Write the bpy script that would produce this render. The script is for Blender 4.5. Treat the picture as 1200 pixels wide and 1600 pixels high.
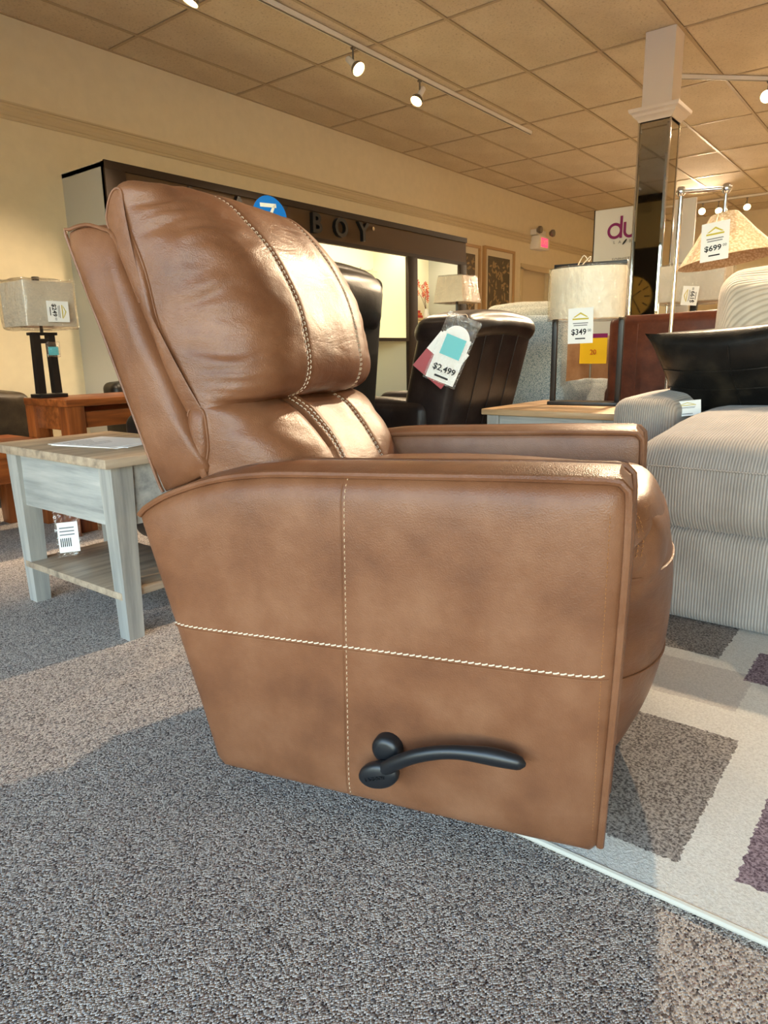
import bpy, bmesh, math, random
from mathutils import Vector, Matrix, noise
random.seed(7)
for o in list(bpy.data.objects): bpy.data.objects.remove(o, do_unlink=True)
SC = bpy.context.scene
COL = SC.collection
PI = math.pi

# ------------------------------------------------------------------ camera
F_PX, PITCH, ROLL, YAW, EYE = 1084.44, 0.225928, -0.017706, 0.669501, 0.825
fw = Vector((math.cos(YAW), math.sin(YAW), 0)); rt = Vector((math.sin(YAW), -math.cos(YAW), 0)); up = Vector((0, 0, 1))
f2 = fw*math.cos(PITCH) - up*math.sin(PITCH); u2 = up*math.cos(PITCH) + fw*math.sin(PITCH)
r3 = rt*math.cos(ROLL) + u2*math.sin(ROLL); u3 = u2*math.cos(ROLL) - rt*math.sin(ROLL)
CAM = Vector((0, 0, EYE))
cd = bpy.data.cameras.new('camera'); cam = bpy.data.objects.new('camera', cd); COL.objects.link(cam)
cam.matrix_world = Matrix(((r3.x, u3.x, -f2.x, 0), (r3.y, u3.y, -f2.y, 0), (r3.z, u3.z, -f2.z, EYE), (0, 0, 0, 1)))
cd.sensor_fit = 'HORIZONTAL'; cd.sensor_width = 36; cd.lens = 36*F_PX/1200; cd.clip_start = .02; cd.clip_end = 200
SC.camera = cam
def ray(x, y): return r3*((x-600)/F_PX) - u3*((y-800)/F_PX) + f2
def atz(x, y, z): d = ray(x, y); return CAM + d*((z-EYE)/d.z)
def atx(x, y, X): d = ray(x, y); return CAM + d*(X/d.x)
def aty(x, y, Y): d = ray(x, y); return CAM + d*(Y/d.y)

# ------------------------------------------------------------------ world, light, exposure
W = bpy.data.worlds.new('world'); SC.world = W; W.use_nodes = True
nt = W.node_tree; bg = nt.nodes['Background']
sky = nt.nodes.new('ShaderNodeTexSky'); sky.sky_type = 'NISHITA'; sky.sun_disc = False
sky.sun_elevation = math.radians(38); sky.sun_rotation = math.radians(200); sky.air_density = 1.5; sky.dust_density = .3; sky.ozone_density = 2.0
nt.links.new(sky.outputs[0], bg.inputs[0]); bg.inputs[1].default_value = 1.7
SC.view_settings.view_transform = 'Standard'; SC.view_settings.look = 'None'
SC.view_settings.gamma = 1; SC.view_settings.use_curve_mapping = False
SC.view_settings.exposure = 0.28
WARM = (1.0, 0.755, 0.49)
SPOT_W = 290.0          # watts of one track lamp

# ------------------------------------------------------------------ room numbers
ZC = EYE + 2.2247; YW = 5.177; XE = 13.75; XB = -3.5; YS = -5.0
GX0, GA = 3.3264, 1.2192; GY1, GB = 4.790, 0.6064

# ------------------------------------------------------------------ materials
MATS = {}
def new_mat(name):
    m = bpy.data.materials.new(name); m.use_nodes = True
    n = m.node_tree.nodes; l = m.node_tree.links
    return m, n, l, n['Principled BSDF']
def lin(c):
    return tuple(((v/255)/12.92 if v/255 <= .04045 else ((v/255+.055)/1.055)**2.4) for v in c[:3]) + (1,)
def coords(n, l, scale=(1, 1, 1), rot=(0, 0, 0)):
    tc = n.new('ShaderNodeTexCoord'); mp = n.new('ShaderNodeMapping')
    mp.inputs['Scale'].default_value = scale; mp.inputs['Rotation'].default_value = rot
    l.new(tc.outputs['Object'], mp.inputs[0]); return mp.outputs[0]
def tex_noise(n, l, vec, scale, detail=3, rough=.5):
    t = n.new('ShaderNodeTexNoise'); t.inputs['Scale'].default_value = scale; t.inputs['Detail'].default_value = detail
    t.inputs['Roughness'].default_value = rough; l.new(vec, t.inputs['Vector']); return t.outputs['Fac']
def ramp(n, l, fac, stops, interp='LINEAR'):
    r = n.new('ShaderNodeValToRGB'); r.color_ramp.interpolation = interp
    e = r.color_ramp.elements
    while len(e) < len(stops): e.new(.5)
    for i, (p, c) in enumerate(stops): e[i].position = p; e[i].color = lin(c)
    l.new(fac, r.inputs[0]); return r.outputs[0]
def bump(n, l, h, strength, dist, base=None):
    b = n.new('ShaderNodeBump'); b.inputs['Strength'].default_value = strength; b.inputs['Distance'].default_value = dist
    l.new(h, b.inputs['Height'])
    if base: l.new(base, b.inputs['Normal'])
    return b.outputs[0]
def plain(name, c, rough=.5, metal=0, spec=.5, noise_amt=0, emit=0, alpha=1):
    if name in MATS: return MATS[name]
    m, n, l, p = new_mat(name)
    p.inputs['Base Color'].default_value = lin(c); p.inputs['Roughness'].default_value = rough
    p.inputs['Metallic'].default_value = metal; p.inputs['Specular IOR Level'].default_value = spec
    v = coords(n, l)
    if noise_amt:
        f = tex_noise(n, l, v, 14, 4)
        d = tuple(max(0, x*(1-noise_amt)) for x in c); u = tuple(min(255, x*(1+noise_amt)) for x in c)
        l.new(ramp(n, l, f, [(.3, d), (.7, u)]), p.inputs['Base Color'])
    else:
        f = tex_noise(n, l, v, 40, 2)
        mr = n.new('ShaderNodeMapRange'); mr.inputs[3].default_value = max(0, rough-.04); mr.inputs[4].default_value = min(1, rough+.04)
        l.new(f, mr.inputs[0]); l.new(mr.outputs[0], p.inputs['Roughness'])
    if emit: p.inputs['Emission Color'].default_value = lin(c); p.inputs['Emission Strength'].default_value = emit
    if alpha < 1: p.inputs['Alpha'].default_value = alpha
    MATS[name] = m; return m
def leather(name, dark, mid, light, rough=.38, grain=260, bstr=.25, mott=7, coat=0.0, crease=0):
    m, n, l, p = new_mat(name); v = coords(n, l)
    a = tex_noise(n, l, v, mott, 5, .6)
    base = ramp(n, l, a, [(.30, dark), (.5, mid), (.72, light)])
    l.new(base, p.inputs['Base Color'])
    vo = n.new('ShaderNodeTexVoronoi'); vo.inputs['Scale'].default_value = grain; l.new(v, vo.inputs['Vector'])
    b1 = bump(n, l, vo.outputs['Distance'], bstr, .0012)
    b2 = bump(n, l, tex_noise(n, l, v, 38, 3), .18, .004, b1)
    if crease:      # fine creases where the hide is gathered
        cn = n.new('ShaderNodeTexNoise'); cn.inputs['Scale'].default_value = 13; cn.inputs['Detail'].default_value = 5; cn.inputs['Distortion'].default_value = .6
        mp = n.new('ShaderNodeMapping'); mp.inputs['Scale'].default_value = (1, .45, 1.5); l.new(v, mp.inputs[0]); l.new(mp.outputs[0], cn.inputs['Vector'])
        sb_ = n.new('ShaderNodeMath'); sb_.operation = 'SUBTRACT'; sb_.inputs[1].default_value = .5; l.new(cn.outputs['Fac'], sb_.inputs[0])
        ab = n.new('ShaderNodeMath'); ab.operation = 'ABSOLUTE'; l.new(sb_.outputs[0], ab.inputs[0])
        pw = n.new('ShaderNodeMath'); pw.operation = 'POWER'; pw.inputs[1].default_value = .6; l.new(ab.outputs[0], pw.inputs[0])
        b2 = bump(n, l, pw.outputs[0], crease, .012, b2)
    l.new(b2, p.inputs['Normal'])
    rr = n.new('ShaderNodeMapRange'); rr.inputs[3].default_value = rough-.05; rr.inputs[4].default_value = rough+.09
    l.new(tex_noise(n, l, v, 22, 3), rr.inputs[0]); l.new(rr.outputs[0], p.inputs['Roughness'])
    p.inputs['Specular IOR Level'].default_value = .34; p.inputs['Coat Weight'].default_value = coat; p.inputs['Coat Roughness'].default_value = .3
    MATS[name] = m; return m
def wood(name, c0, c1, c2, axis='Y', rough=.5, scale=1.0):
    m, n, l, p = new_mat(name)
    s = {'X': (1.2, 16, 16), 'Y': (16, 1.2, 16), 'Z': (16, 16, 1.2)}[axis]
    v = coords(n, l, tuple(k*scale for k in s))
    a = tex_noise(n, l, v, 2.2, 6, .62)
    l.new(ramp(n, l, a, [(.28, c0), (.5, c1), (.7, c2)]), p.inputs['Base Color'])
    p.inputs['Roughness'].default_value = rough
    l.new(bump(n, l, a, .12, .002), p.inputs['Normal']); MATS[name] = m; return m
def fabric(name, c0, c1, scale=160, rough=.9, bstr=.5):
    m, n, l, p = new_mat(name); v = coords(n, l)
    vo = n.new('ShaderNodeTexVoronoi'); vo.inputs['Scale'].default_value = scale; l.new(v, vo.inputs['Vector'])
    l.new(ramp(n, l, vo.outputs['Distance'], [(.1, c1), (.75, c0)]), p.inputs['Base Color'])
    l.new(bump(n, l, vo.outputs['Distance'], bstr, .003), p.inputs['Normal'])
    p.inputs['Roughness'].default_value = rough; p.inputs['Sheen Weight'].default_value = .15; MATS[name] = m; return m
def corduroy(name, c0, c1, pitch=.0082, axis=1):
    m, n, l, p = new_mat(name); v = coords(n, l)
    sp = n.new('ShaderNodeSeparateXYZ'); l.new(v, sp.inputs[0])
    mu = n.new('ShaderNodeMath'); mu.operation = 'MULTIPLY'; mu.inputs[1].default_value = 2*PI/pitch; l.new(sp.outputs[axis], mu.inputs[0])
    si = n.new('ShaderNodeMath'); si.operation = 'SINE'; l.new(mu.outputs[0], si.inputs[0])
    mr = n.new('ShaderNodeMapRange'); mr.inputs[1].default_value = -1; l.new(si.outputs[0], mr.inputs[0])
    nz = tex_noise(n, l, v, 9, 4)
    mx = n.new('ShaderNodeMix'); mx.data_type = 'RGBA'; mx.blend_type = 'MULTIPLY'; mx.inputs[0].default_value = .35
    l.new(ramp(n, l, mr.outputs[0], [(0, c0), (.6, c1)]), mx.inputs[6]); l.new(ramp(n, l, nz, [(.3, (170, 165, 160)), (.65, (255, 255, 255))]), mx.inputs[7])
    l.new(mx.outputs[2], p.inputs['Base Color'])
    l.new(bump(n, l, mr.outputs[0], .55, .004), p.inputs['Normal'])
    p.inputs['Roughness'].default_value = .85; p.inputs['Sheen Weight'].default_value = .3; MATS[name] = m; return m
def plastic_wrap(name, alpha=.16):
    m, n, l, p = new_mat(name); v = coords(n, l)
    bn = bump(n, l, tex_noise(n, l, v, 26, 4, .6), .8, .02); out = n['Material Output']
    t = n.new('ShaderNodeBsdfTransparent'); g = n.new('ShaderNodeBsdfGlossy'); g.inputs['Roughness'].default_value = .10; l.new(bn, g.inputs['Normal'])
    lw = n.new('ShaderNodeLayerWeight'); lw.inputs[0].default_value = .35; l.new(bn, lw.inputs['Normal']); mr = n.new('ShaderNodeMapRange'); mr.inputs[3].default_value = alpha; mr.inputs[4].default_value = .7
    l.new(lw.outputs['Facing'], mr.inputs[0]); mx = n.new('ShaderNodeMixShader'); l.new(mr.outputs[0], mx.inputs[0]); l.new(t.outputs[0], mx.inputs[1]); l.new(g.outputs[0], mx.inputs[2]); l.new(mx.outputs[0], out.inputs[0])
    MATS[name] = m; return m
def pane_mat(name):
    m, n, l, p = new_mat(name); out = n['Material Output']
    t = n.new('ShaderNodeBsdfTransparent'); g = n.new('ShaderNodeBsdfGlossy'); g.inputs['Roughness'].default_value = .02
    mx = n.new('ShaderNodeMixShader'); fr = n.new('ShaderNodeMapRange'); lw = n.new('ShaderNodeLayerWeight'); pw_ = n.new('ShaderNodeMath'); pw_.operation = 'POWER'; pw_.inputs[1].default_value = 5; l.new(lw.outputs['Facing'], pw_.inputs[0]); l.new(pw_.outputs[0], fr.inputs[0]); fr.inputs[3].default_value = .04; fr.inputs[4].default_value = .8
    l.new(fr.outputs[0], mx.inputs[0]); l.new(t.outputs[0], mx.inputs[1]); l.new(g.outputs[0], mx.inputs[2]); l.new(mx.outputs[0], out.inputs[0])
    MATS[name] = m; return m

LEA = leather('tan_leather', (100, 62, 40), (120, 78, 52), (137, 95, 68), .37, 420, .25, 6.5)
LEC = leather('tan_leather_gathered', (100, 62, 40), (120, 78, 52), (137, 95, 68), .35, 420, .25, 6.5, crease=.11)
BLK = leather('black_leather', (16, 14, 13), (24, 21, 19), (34, 30, 27), .36, 300, .2, 9)
NAVY = leather('espresso_leather', (30, 24, 24), (40, 32, 31), (50, 42, 40), .34, 300, .2, 9)
BRN = leather('chestnut_leather', (70, 34, 22), (92, 46, 30), (112, 60, 40), .4, 300, .25, 10)
OLV = leather('dark_olive_leather', (38, 30, 22), (54, 44, 32), (72, 60, 44), .4, 240, .3, 8)
BEI = leather('beige_leather', (176, 140, 110), (196, 160, 128), (206, 172, 142), .5, 200, .2, 8)
PILB = leather('black_leather_sheen', (14, 14, 15), (26, 25, 24), (52, 46, 38), .30, 200, .3, 7)  # lightest tan tone paints in the golden reflections on the pillow
plain('black_plastic', (22, 24, 28), .38); plain('black_metal', (26, 22, 20), .4); plain('matte_black_cloth', (22, 20, 19), .85, spec=.2)
plain('thread', (232, 216, 192), .7); plain('thread_gold', (158, 106, 60), .7); plain('thread_soft', (206, 178, 146), .7)
plain('white_paint', (226, 214, 200), .5); plain('wall_paint', (226, 212, 180), .8, noise_amt=.012); plain('rail_paint', (206, 188, 152), .6)
plain('khaki_paint', (160, 146, 110), .8); plain('dark_wall', (30, 26, 24), .7)
plain('chrome', (225, 225, 225), .12, metal=1); plain('mirror', (186, 184, 174), .015, metal=1); plain('steel', (150, 146, 140), .3, metal=1)
plain('track_white', (240, 236, 226), .4); plain('hutch_brown', (52, 40, 31), .6, spec=.25); plain('hutch_panel', (88, 69, 51), .65, spec=.2)
plain('hutch_side', (190, 190, 184), .6); plain('hutch_inside', (238, 232, 206), .7)
plain('card', (245, 245, 242), .5); plain('ink', (28, 30, 36), .6); plain('logo_gold', (206, 186, 70), .5); plain('paper', (246, 246, 246), .7)
plain('tag_blue', (22, 118, 200), .25); plain('tag_cream', (244, 238, 214), .3); plain('tag_red', (160, 24, 50), .4); plain('tag_teal', (96, 196, 205), .4)
plain('tag_yellow', (246, 208, 30), .5); plain('sign_white', (232, 232, 230), .4); plain('sign_purple', (134, 20, 100), .5); plain('sign_grey', (120, 120, 124), .5)
plain('bulb', (255, 214, 150), .4, emit=14); plain('exit_red', (255, 60, 90), .4, emit=1.6); plain('shade_cream', (240, 226, 200), .8, noise_amt=.03)
plain('shade_grey', (206, 196, 178), .8, noise_amt=.03); plain('clock_gold', (214, 180, 92), .45); plain('picture_art', (70, 58, 44), .7)
plain('leaf_tan', (172, 142, 98), .7); plain('mat_board', (226, 216, 194), .8); plain('frame_wood', (186, 150, 104), .5)
plain('book_red', (176, 40, 32), .6); plain('book_orange', (212, 110, 48), .6); plain('flower_red', (200, 52, 30), .6); plain('flower_orange', (226, 130, 84), .6)
plain('canvas_yellow', (226, 190, 70), .7); plain('canvas_grey', (120, 116, 112), .7); plain('twig', (90, 60, 36), .7)
plain('door_paint', (214, 198, 166), .6); plain('sidewalk', (150, 150, 148), .9, noise_amt=.1); plain('tape_white', (206, 198, 182), .9)
fabric('blue_tweed', (120, 140, 150), (214, 222, 222), 190); fabric('cream_tweed', (168, 164, 146), (226, 222, 206), 190)
fabric('wicker', (206, 170, 128), (242, 220, 190), 90, .7, .8)
CORD = corduroy('grey_corduroy', (148, 139, 131), (178, 169, 160)); CORDB = corduroy('cream_corduroy', (190, 173, 152), (222, 206, 186), .0085, 0)
plastic_wrap('clear_wrap', .08); plastic_wrap('clear_sleeve', .06); pane_mat('window_glass')
wood('grey_wood', (128, 128, 124), (158, 156, 150), (178, 174, 166), 'Z', .5); wood('grey_wood_top', (120, 106, 92), (168, 148, 126), (188, 168, 144), 'X', .45)
wood('grey_wood_rail', (126, 128, 126), (162, 162, 158), (182, 180, 174), 'Y', .5)
wood('chestnut_wood', (84, 40, 16), (126, 66, 28), (156, 88, 42), 'X', .35); wood('chestnut_leg', (84, 40, 16), (126, 66, 28), (150, 84, 40), 'Z', .35)
wood('oak_top', (150, 118, 84), (184, 150, 112), (200, 168, 130), 'Y', .45); wood('shelf_oak', (190, 160, 116), (214, 186, 140), (226, 200, 160), 'X', .5)

def carpet_mat():
    m, n, l, p = new_mat('carpet'); v = coords(n, l, (255, 400, 150), (0, 0, math.radians(-34)))
    vo = n.new('ShaderNodeTexVoronoi'); vo.inputs['Scale'].default_value = 1; vo.inputs['Randomness'].default_value = .75; l.new(v, vo.inputs['Vector'])
    sp = n.new('ShaderNodeSeparateColor'); l.new(vo.outputs['Color'], sp.inputs[0])
    c = ramp(n, l, sp.outputs[0], [(0, (88, 78, 76)), (.14, (130, 120, 114)), (.34, (178, 167, 158)), (.6, (206, 195, 185)), (.85, (226, 216, 205))], 'LINEAR')
    c2 = ramp(n, l, sp.outputs[1], [(0, (96, 116, 150)), (.07, (140, 84, 84)), (.12, (255, 255, 255)), (1, (255, 255, 255))], 'CONSTANT')
    mx = n.new('ShaderNodeMix'); mx.data_type = 'RGBA'; mx.blend_type = 'MULTIPLY'; mx.inputs[0].default_value = .6
    l.new(c, mx.inputs[6]); l.new(c2, mx.inputs[7])
    big = tex_noise(n, l, coords(n, l), 1.6, 3)
    my = n.new('ShaderNodeMix'); my.data_type = 'RGBA'; my.blend_type = 'MULTIPLY'; my.inputs[0].default_value = .5
    l.new(mx.outputs[2], my.inputs[6]); l.new(ramp(n, l, big, [(.3, (214, 210, 208)), (.7, (255, 255, 255))]), my.inputs[7])
    l.new(my.outputs[2], p.inputs['Base Color'])
    iv = n.new('ShaderNodeMath'); iv.operation = 'SUBTRACT'; iv.inputs[0].default_value = 1; l.new(vo.outputs['Distance'], iv.inputs[1])
    l.new(bump(n, l, iv.outputs[0], .9, .005), p.inputs['Normal'])
    p.inputs['Roughness'].default_value = .95; p.inputs['Specular IOR Level'].default_value = .15; MATS['carpet'] = m
carpet_mat()
def rug_mat(rects):
    m, n, l, p = new_mat('rug'); v = coords(n, l)
    sp = n.new('ShaderNodeSeparateXYZ'); l.new(v, sp.inputs[0])
    wob = n.new('ShaderNodeTexNoise'); wob.inputs['Scale'].default_value = 110; l.new(v, wob.inputs['Vector'])
    def math_(op, a, b):
        k = n.new('ShaderNodeMath'); k.operation = op
        for i, q in enumerate((a, b)):
            if isinstance(q, (int, float)): k.inputs[i].default_value = q
            else: l.new(q, k.inputs[i])
        return k.outputs[0]
    wv = math_('MULTIPLY', math_('SUBTRACT', wob.outputs['Fac'], .5), .016)
    pile = tex_noise(n, l, v, 190, 4, .75)
    col = ramp(n, l, pile, [(.3, (210, 203, 190)), (.6, (238, 233, 222))])
    for (x0, x1, y0, y1, ca, cb) in rects:
        dx = math_('SUBTRACT', (x1-x0)/2, math_('ABSOLUTE', math_('SUBTRACT', sp.outputs[0], (x0+x1)/2), 0))
        dy = math_('SUBTRACT', (y1-y0)/2, math_('ABSOLUTE', math_('SUBTRACT', sp.outputs[1], (y0+y1)/2), 0))
        d = math_('ADD', math_('MINIMUM', dx, dy), wv); k = math_('GREATER_THAN', d, 0)
        mx = n.new('ShaderNodeMix'); mx.data_type = 'RGBA'; l.new(k, mx.inputs[0]); l.new(col, mx.inputs[6])
        l.new(ramp(n, l, pile, [(.40, ca), (.58, cb)]), mx.inputs[7]); col = mx.outputs[2]
    l.new(col, p.inputs['Base Color']); l.new(bump(n, l, pile, .8, .008), p.inputs['Normal'])
    p.inputs['Roughness'].default_value = .95; p.inputs['Specular IOR Level'].default_value = .1; MATS['rug'] = m
G1, G2, M1, M2 = (92, 84, 80), (186, 176, 166), (92, 74, 82), (172, 152, 158)
rug_mat([(1.045, 1.495, .235, .60, G1, G2), (1.06, 1.45, -.30, .152, M1, M2), (1.90, 2.4, .37, .60, G1, G2), (1.62, 1.84, .27, .50, (196, 188, 178), (214, 206, 196)),
         (1.80, 2.0, -.1, .29, M1, M2), (1.55, 1.75, -.5, .17, (206, 186, 158), (224, 206, 180)), (1.1, 1.7, -1.2, -.5, G1, G2), (2.1, 2.6, -1.0, -.2, G1, G2)])
def tile_mat():
    m, n, l, p = new_mat('ceiling_tile'); v = coords(n, l)
    a = tex_noise(n, l, v, 60, 4, .75); b = tex_noise(n, l, v, 2.2, 2)
    mx = n.new('ShaderNodeMix'); mx.data_type = 'RGBA'; mx.blend_type = 'MULTIPLY'; mx.inputs[0].default_value = .6
    l.new(ramp(n, l, a, [(.30, (176, 156, 126)), (.42, (222, 206, 178)), (.7, (230, 214, 186))]), mx.inputs[6])
    l.new(ramp(n, l, b, [(.3, (232, 226, 218)), (.7, (255, 255, 255))]), mx.inputs[7]); l.new(mx.outputs[2], p.inputs['Base Color'])
    l.new(bump(n, l, a, .5, .004), p.inputs['Normal']); p.inputs['Roughness'].default_value = .9; MATS['ceiling_tile'] = m
tile_mat(); plain('grid_metal', (186, 164, 130), .5)

# ------------------------------------------------------------------ mesh helpers
class MB:
    def __init__(s): s.v = []; s.f = []
    def add(s, vs, fs):
        o = len(s.v); s.v += [tuple(p) for p in vs]; s.f += [tuple(i+o for i in q) for q in fs]; return s
    def box(s, x0, x1, y0, y1, z0, z1):
        return s.add([(x0, y0, z0), (x1, y0, z0), (x1, y1, z0), (x0, y1, z0), (x0, y0, z1), (x1, y0, z1), (x1, y1, z1), (x0, y1, z1)],
                     [(0, 3, 2, 1), (4, 5, 6, 7), (0, 1, 5, 4), (1, 2, 6, 5), (2, 3, 7, 6), (3, 0, 4, 7)])
    def hexa(s, b, t):   # bottom 4 and top 4 corners, counter-clockwise
        return s.add(list(b)+list(t), [(3, 2, 1, 0), (4, 5, 6, 7), (0, 1, 5, 4), (1, 2, 6, 5), (2, 3, 7, 6), (3, 0, 4, 7)])
    def rbox(s, x0, x1, y0, y1, z0, z1, r=.01, seg=2):
        bm = bmesh.new(); bmesh.ops.create_cube(bm, size=1)
        for v in bm.verts: v.co = Vector(((x0+x1)/2+v.co.x*(x1-x0), (y0+y1)/2+v.co.y*(y1-y0), (z0+z1)/2+v.co.z*(z1-z0)))
        r = min(r, .49*min(x1-x0, y1-y0, z1-z0))
        bmesh.ops.bevel(bm, geom=list(bm.edges), offset=r, segments=seg, profile=.5, affect='EDGES')
        bm.verts.index_update(); s.add([v.co for v in bm.verts], [[v.index for v in f.verts] for f in bm.faces]); bm.free(); return s
    def grid(s, P, wu=False, wv=False):
        a, b = len(P), len(P[0]); fs = []
        for i in range(a if wu else a-1):
            for j in range(b if wv else b-1):
                fs.append((i*b+j, ((i+1) % a)*b+j, ((i+1) % a)*b+(j+1) % b, i*b+(j+1) % b))
        return s.add([p for r in P for p in r], fs)
    def tube(s, pts, r, n=8, closed=False, ell=None):
        pts = [Vector(p) for p in pts]; N = len(pts); R = r if isinstance(r, (list, tuple)) else [r]*N; rings = []; prev = None
        for i, p in enumerate(pts):
            t = (pts[(i+1) % N]-pts[i-1]) if closed else (pts[min(i+1, N-1)]-pts[max(i-1, 0)])
            t.normalize()
            if prev is None:
                a = Vector((0, 0, 1)) if abs(t.z) < .9 else Vector((1, 0, 0)); a = (a - t*a.dot(t)).normalized()
            else: a = (prev - t*prev.dot(t)).normalized()
            prev = a; b = t.cross(a); ea, eb = ell if ell else (1, 1)
            rings.append([p + (a*math.cos(2*PI*k/n)*ea + b*math.sin(2*PI*k/n)*eb)*R[i] for k in range(n)])
        o = len(s.v); s.grid(rings, wu=closed, wv=True)
        if not closed: s.f.append(tuple(o+k for k in range(n))[::-1]); s.f.append(tuple(o+(N-1)*n+k for k in range(n)))
        return s
    def lathe(s, prof, n=24, c=(0, 0, 0), sx=1, sy=1):
        return s.grid([[(c[0]+r*math.cos(2*PI*k/n)*sx, c[1]+r*math.sin(2*PI*k/n)*sy, c[2]+z) for k in range(n)] for r, z in prof], wv=True)
    def disc(s, c, r, n=24, axis='Y', d=.004, ry=None):
        ry = ry or r; A = []
        for k in (0, 1):
            A.append([])
            for i in range(n):
                a, b = r*math.cos(2*PI*i/n), ry*math.sin(2*PI*i/n); e = -d/2 if k == 0 else d/2
                A[k].append({'Y': (c[0]+a, c[1]+e, c[2]+b), 'X': (c[0]+e, c[1]+a, c[2]+b), 'Z': (c[0]+a, c[1]+b, c[2]+e)}[axis])
        o = len(s.v); s.grid(A, wv=True); s.f.append(tuple(o+i for i in range(n))); s.f.append(tuple(o+n+i for i in range(n))[::-1]); return s
    def soft(s, x0, x1, y0, y1, z0, z1, r=.04, puff=(0, 0, 0), n=10, fn=None):
        h = ((x1-x0)/2, (y1-y0)/2, (z1-z0)/2); c = ((x0+x1)/2, (y0+y1)/2, (z0+z1)/2); r = min(r, *(k*.98 for k in h))
        def samp(k):
            e = [k-r+r*t for t in (0, .3, .6, .85, 1)]; inn = [(-1+2*i/n)*(k-r) for i in range(1, n)]
            return [-q for q in e[::-1]]+inn+e
        S = [samp(k) for k in h]; idx = {}; vs = []; fs = []
        def vert(q):
            key = tuple(round(t, 5) for t in q)
            if key in idx: return idx[key]
            core = [max(-(h[a]-r), min(h[a]-r, q[a])) for a in range(3)]; d = Vector([q[a]-core[a] for a in range(3)])
            if d.length > 0: d = d.normalized()*r
            u = [q[a]/h[a] for a in range(3)]
            P = [core[a]+d[a]+u[a]*puff[a]*(1-u[(a+1) % 3]**2)*(1-u[(a+2) % 3]**2) + c[a] for a in range(3)]
            if fn: P = fn(*P)
            idx[key] = len(vs); vs.append(tuple(P)); return idx[key]
        for a in range(3):
            b, e = (a+1) % 3, (a+2) % 3
            for sg in (-1, 1):
                for i in range(len(S[b])-1):
                    for j in range(len(S[e])-1):
                        q = []
                        for (ii, jj) in ((i, j), (i+1, j), (i+1, j+1), (i, j+1)):
                            t = [0, 0, 0]; t[a] = sg*h[a]; t[b] = S[b][ii]; t[e] = S[e][jj]; q.append(vert(t))
                        fs.append(tuple(q if sg > 0 else q[::-1]))
        return s.add(vs, fs)
    def map(s, fn): s.v = [tuple(fn(*p)) for p in s.v]; return s
    def build(s, name, mat, parent=None, smooth=40, loc=None, rot=None):
        me = bpy.data.meshes.new(name); me.from_pydata(s.v, [], s.f); me.validate(); me.update()
        bm = bmesh.new(); bm.from_mesh(me); bmesh.ops.remove_doubles(bm, verts=bm.verts, dist=1e-6); bmesh.ops.recalc_face_normals(bm, faces=bm.faces); bm.to_mesh(me); bm.free()
        if smooth:
            me.polygons.foreach_set('use_smooth', [True]*len(me.polygons)); me.set_sharp_from_angle(angle=math.radians(smooth))
        me.materials.append(MATS[mat] if isinstance(mat, str) else mat)
        o = bpy.data.objects.new(name, me); COL.objects.link(o)
        if parent: o.parent = parent
        if loc: o.location = loc
        if rot: o.rotation_euler = rot
        return o
def tag(o, label, cat, group=None):
    o['label'] = label; o['category'] = cat
    if group: o['group'] = group
    return o
def struct(o): o['kind'] = 'structure'; return o
def thing(name, label, cat, loc=(0, 0, 0), rz=0, group=None):
    o = bpy.data.objects.new(name, None); COL.objects.link(o); o.location = loc; o.rotation_euler = (0, 0, rz); o.empty_display_size = .1
    return tag(o, label, cat, group)
def text(name, s, size, mat, parent, M, ext=.0006, off=0, align='CENTER', space=1.0):
    c = bpy.data.curves.new('t', 'FONT'); c.body = s; c.size = size; c.extrude = ext; c.offset = off; c.align_x = align; c.align_y = 'CENTER'; c.resolution_u = 3; c.space_character = space
    t = bpy.data.objects.new('t', c); COL.objects.link(t); bpy.context.view_layer.update()
    me = bpy.data.meshes.new_from_object(t.evaluated_get(bpy.context.evaluated_depsgraph_get())); bpy.data.objects.remove(t, do_unlink=True); bpy.data.curves.remove(c)
    me.name = name; me.materials.clear(); me.materials.append(MATS[mat]); o = bpy.data.objects.new(name, me); COL.objects.link(o)
    if parent: o.parent = parent
    o.matrix_basis = M; return o
def frame(origin, xdir, ydir):   # matrix whose local X/Y lie on a card, Z its normal
    x = Vector(xdir).normalized(); y = Vector(ydir); y = (y - x*y.dot(x)).normalized(); z = x.cross(y)
    return Matrix(((x.x, y.x, z.x, origin[0]), (x.y, y.y, z.y, origin[1]), (x.z, y.z, z.z, origin[2]), (0, 0, 0, 1)))
def cat(P, n):   # smooth curve through points (Catmull-Rom), n samples per span
    P = [Vector(p) for p in P]; out = []
    for i in range(len(P)-1):
        a, b, c, d = P[max(i-1, 0)], P[i], P[i+1], P[min(i+2, len(P)-1)]
        for k in range(n):
            t = k/n; out.append(.5*((2*b)+(c-a)*t+(2*a-5*b+4*c-d)*t*t+(3*b-a-3*c+d)*t**3))
    return out+[P[-1]]
def interp(P, n):   # n points evenly spaced along the smooth curve
    Q = cat(P, 16); L = [0]
    for i in range(1, len(Q)): L.append(L[-1]+(Q[i]-Q[i-1]).length)
    out = []; j = 0
    for k in range(n):
        t = L[-1]*k/(n-1)
        while j < len(L)-2 and L[j+1] < t: j += 1
        e = (t-L[j])/max(1e-9, L[j+1]-L[j]); out.append(Q[j].lerp(Q[j+1], min(1, e)))
    return out
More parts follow.
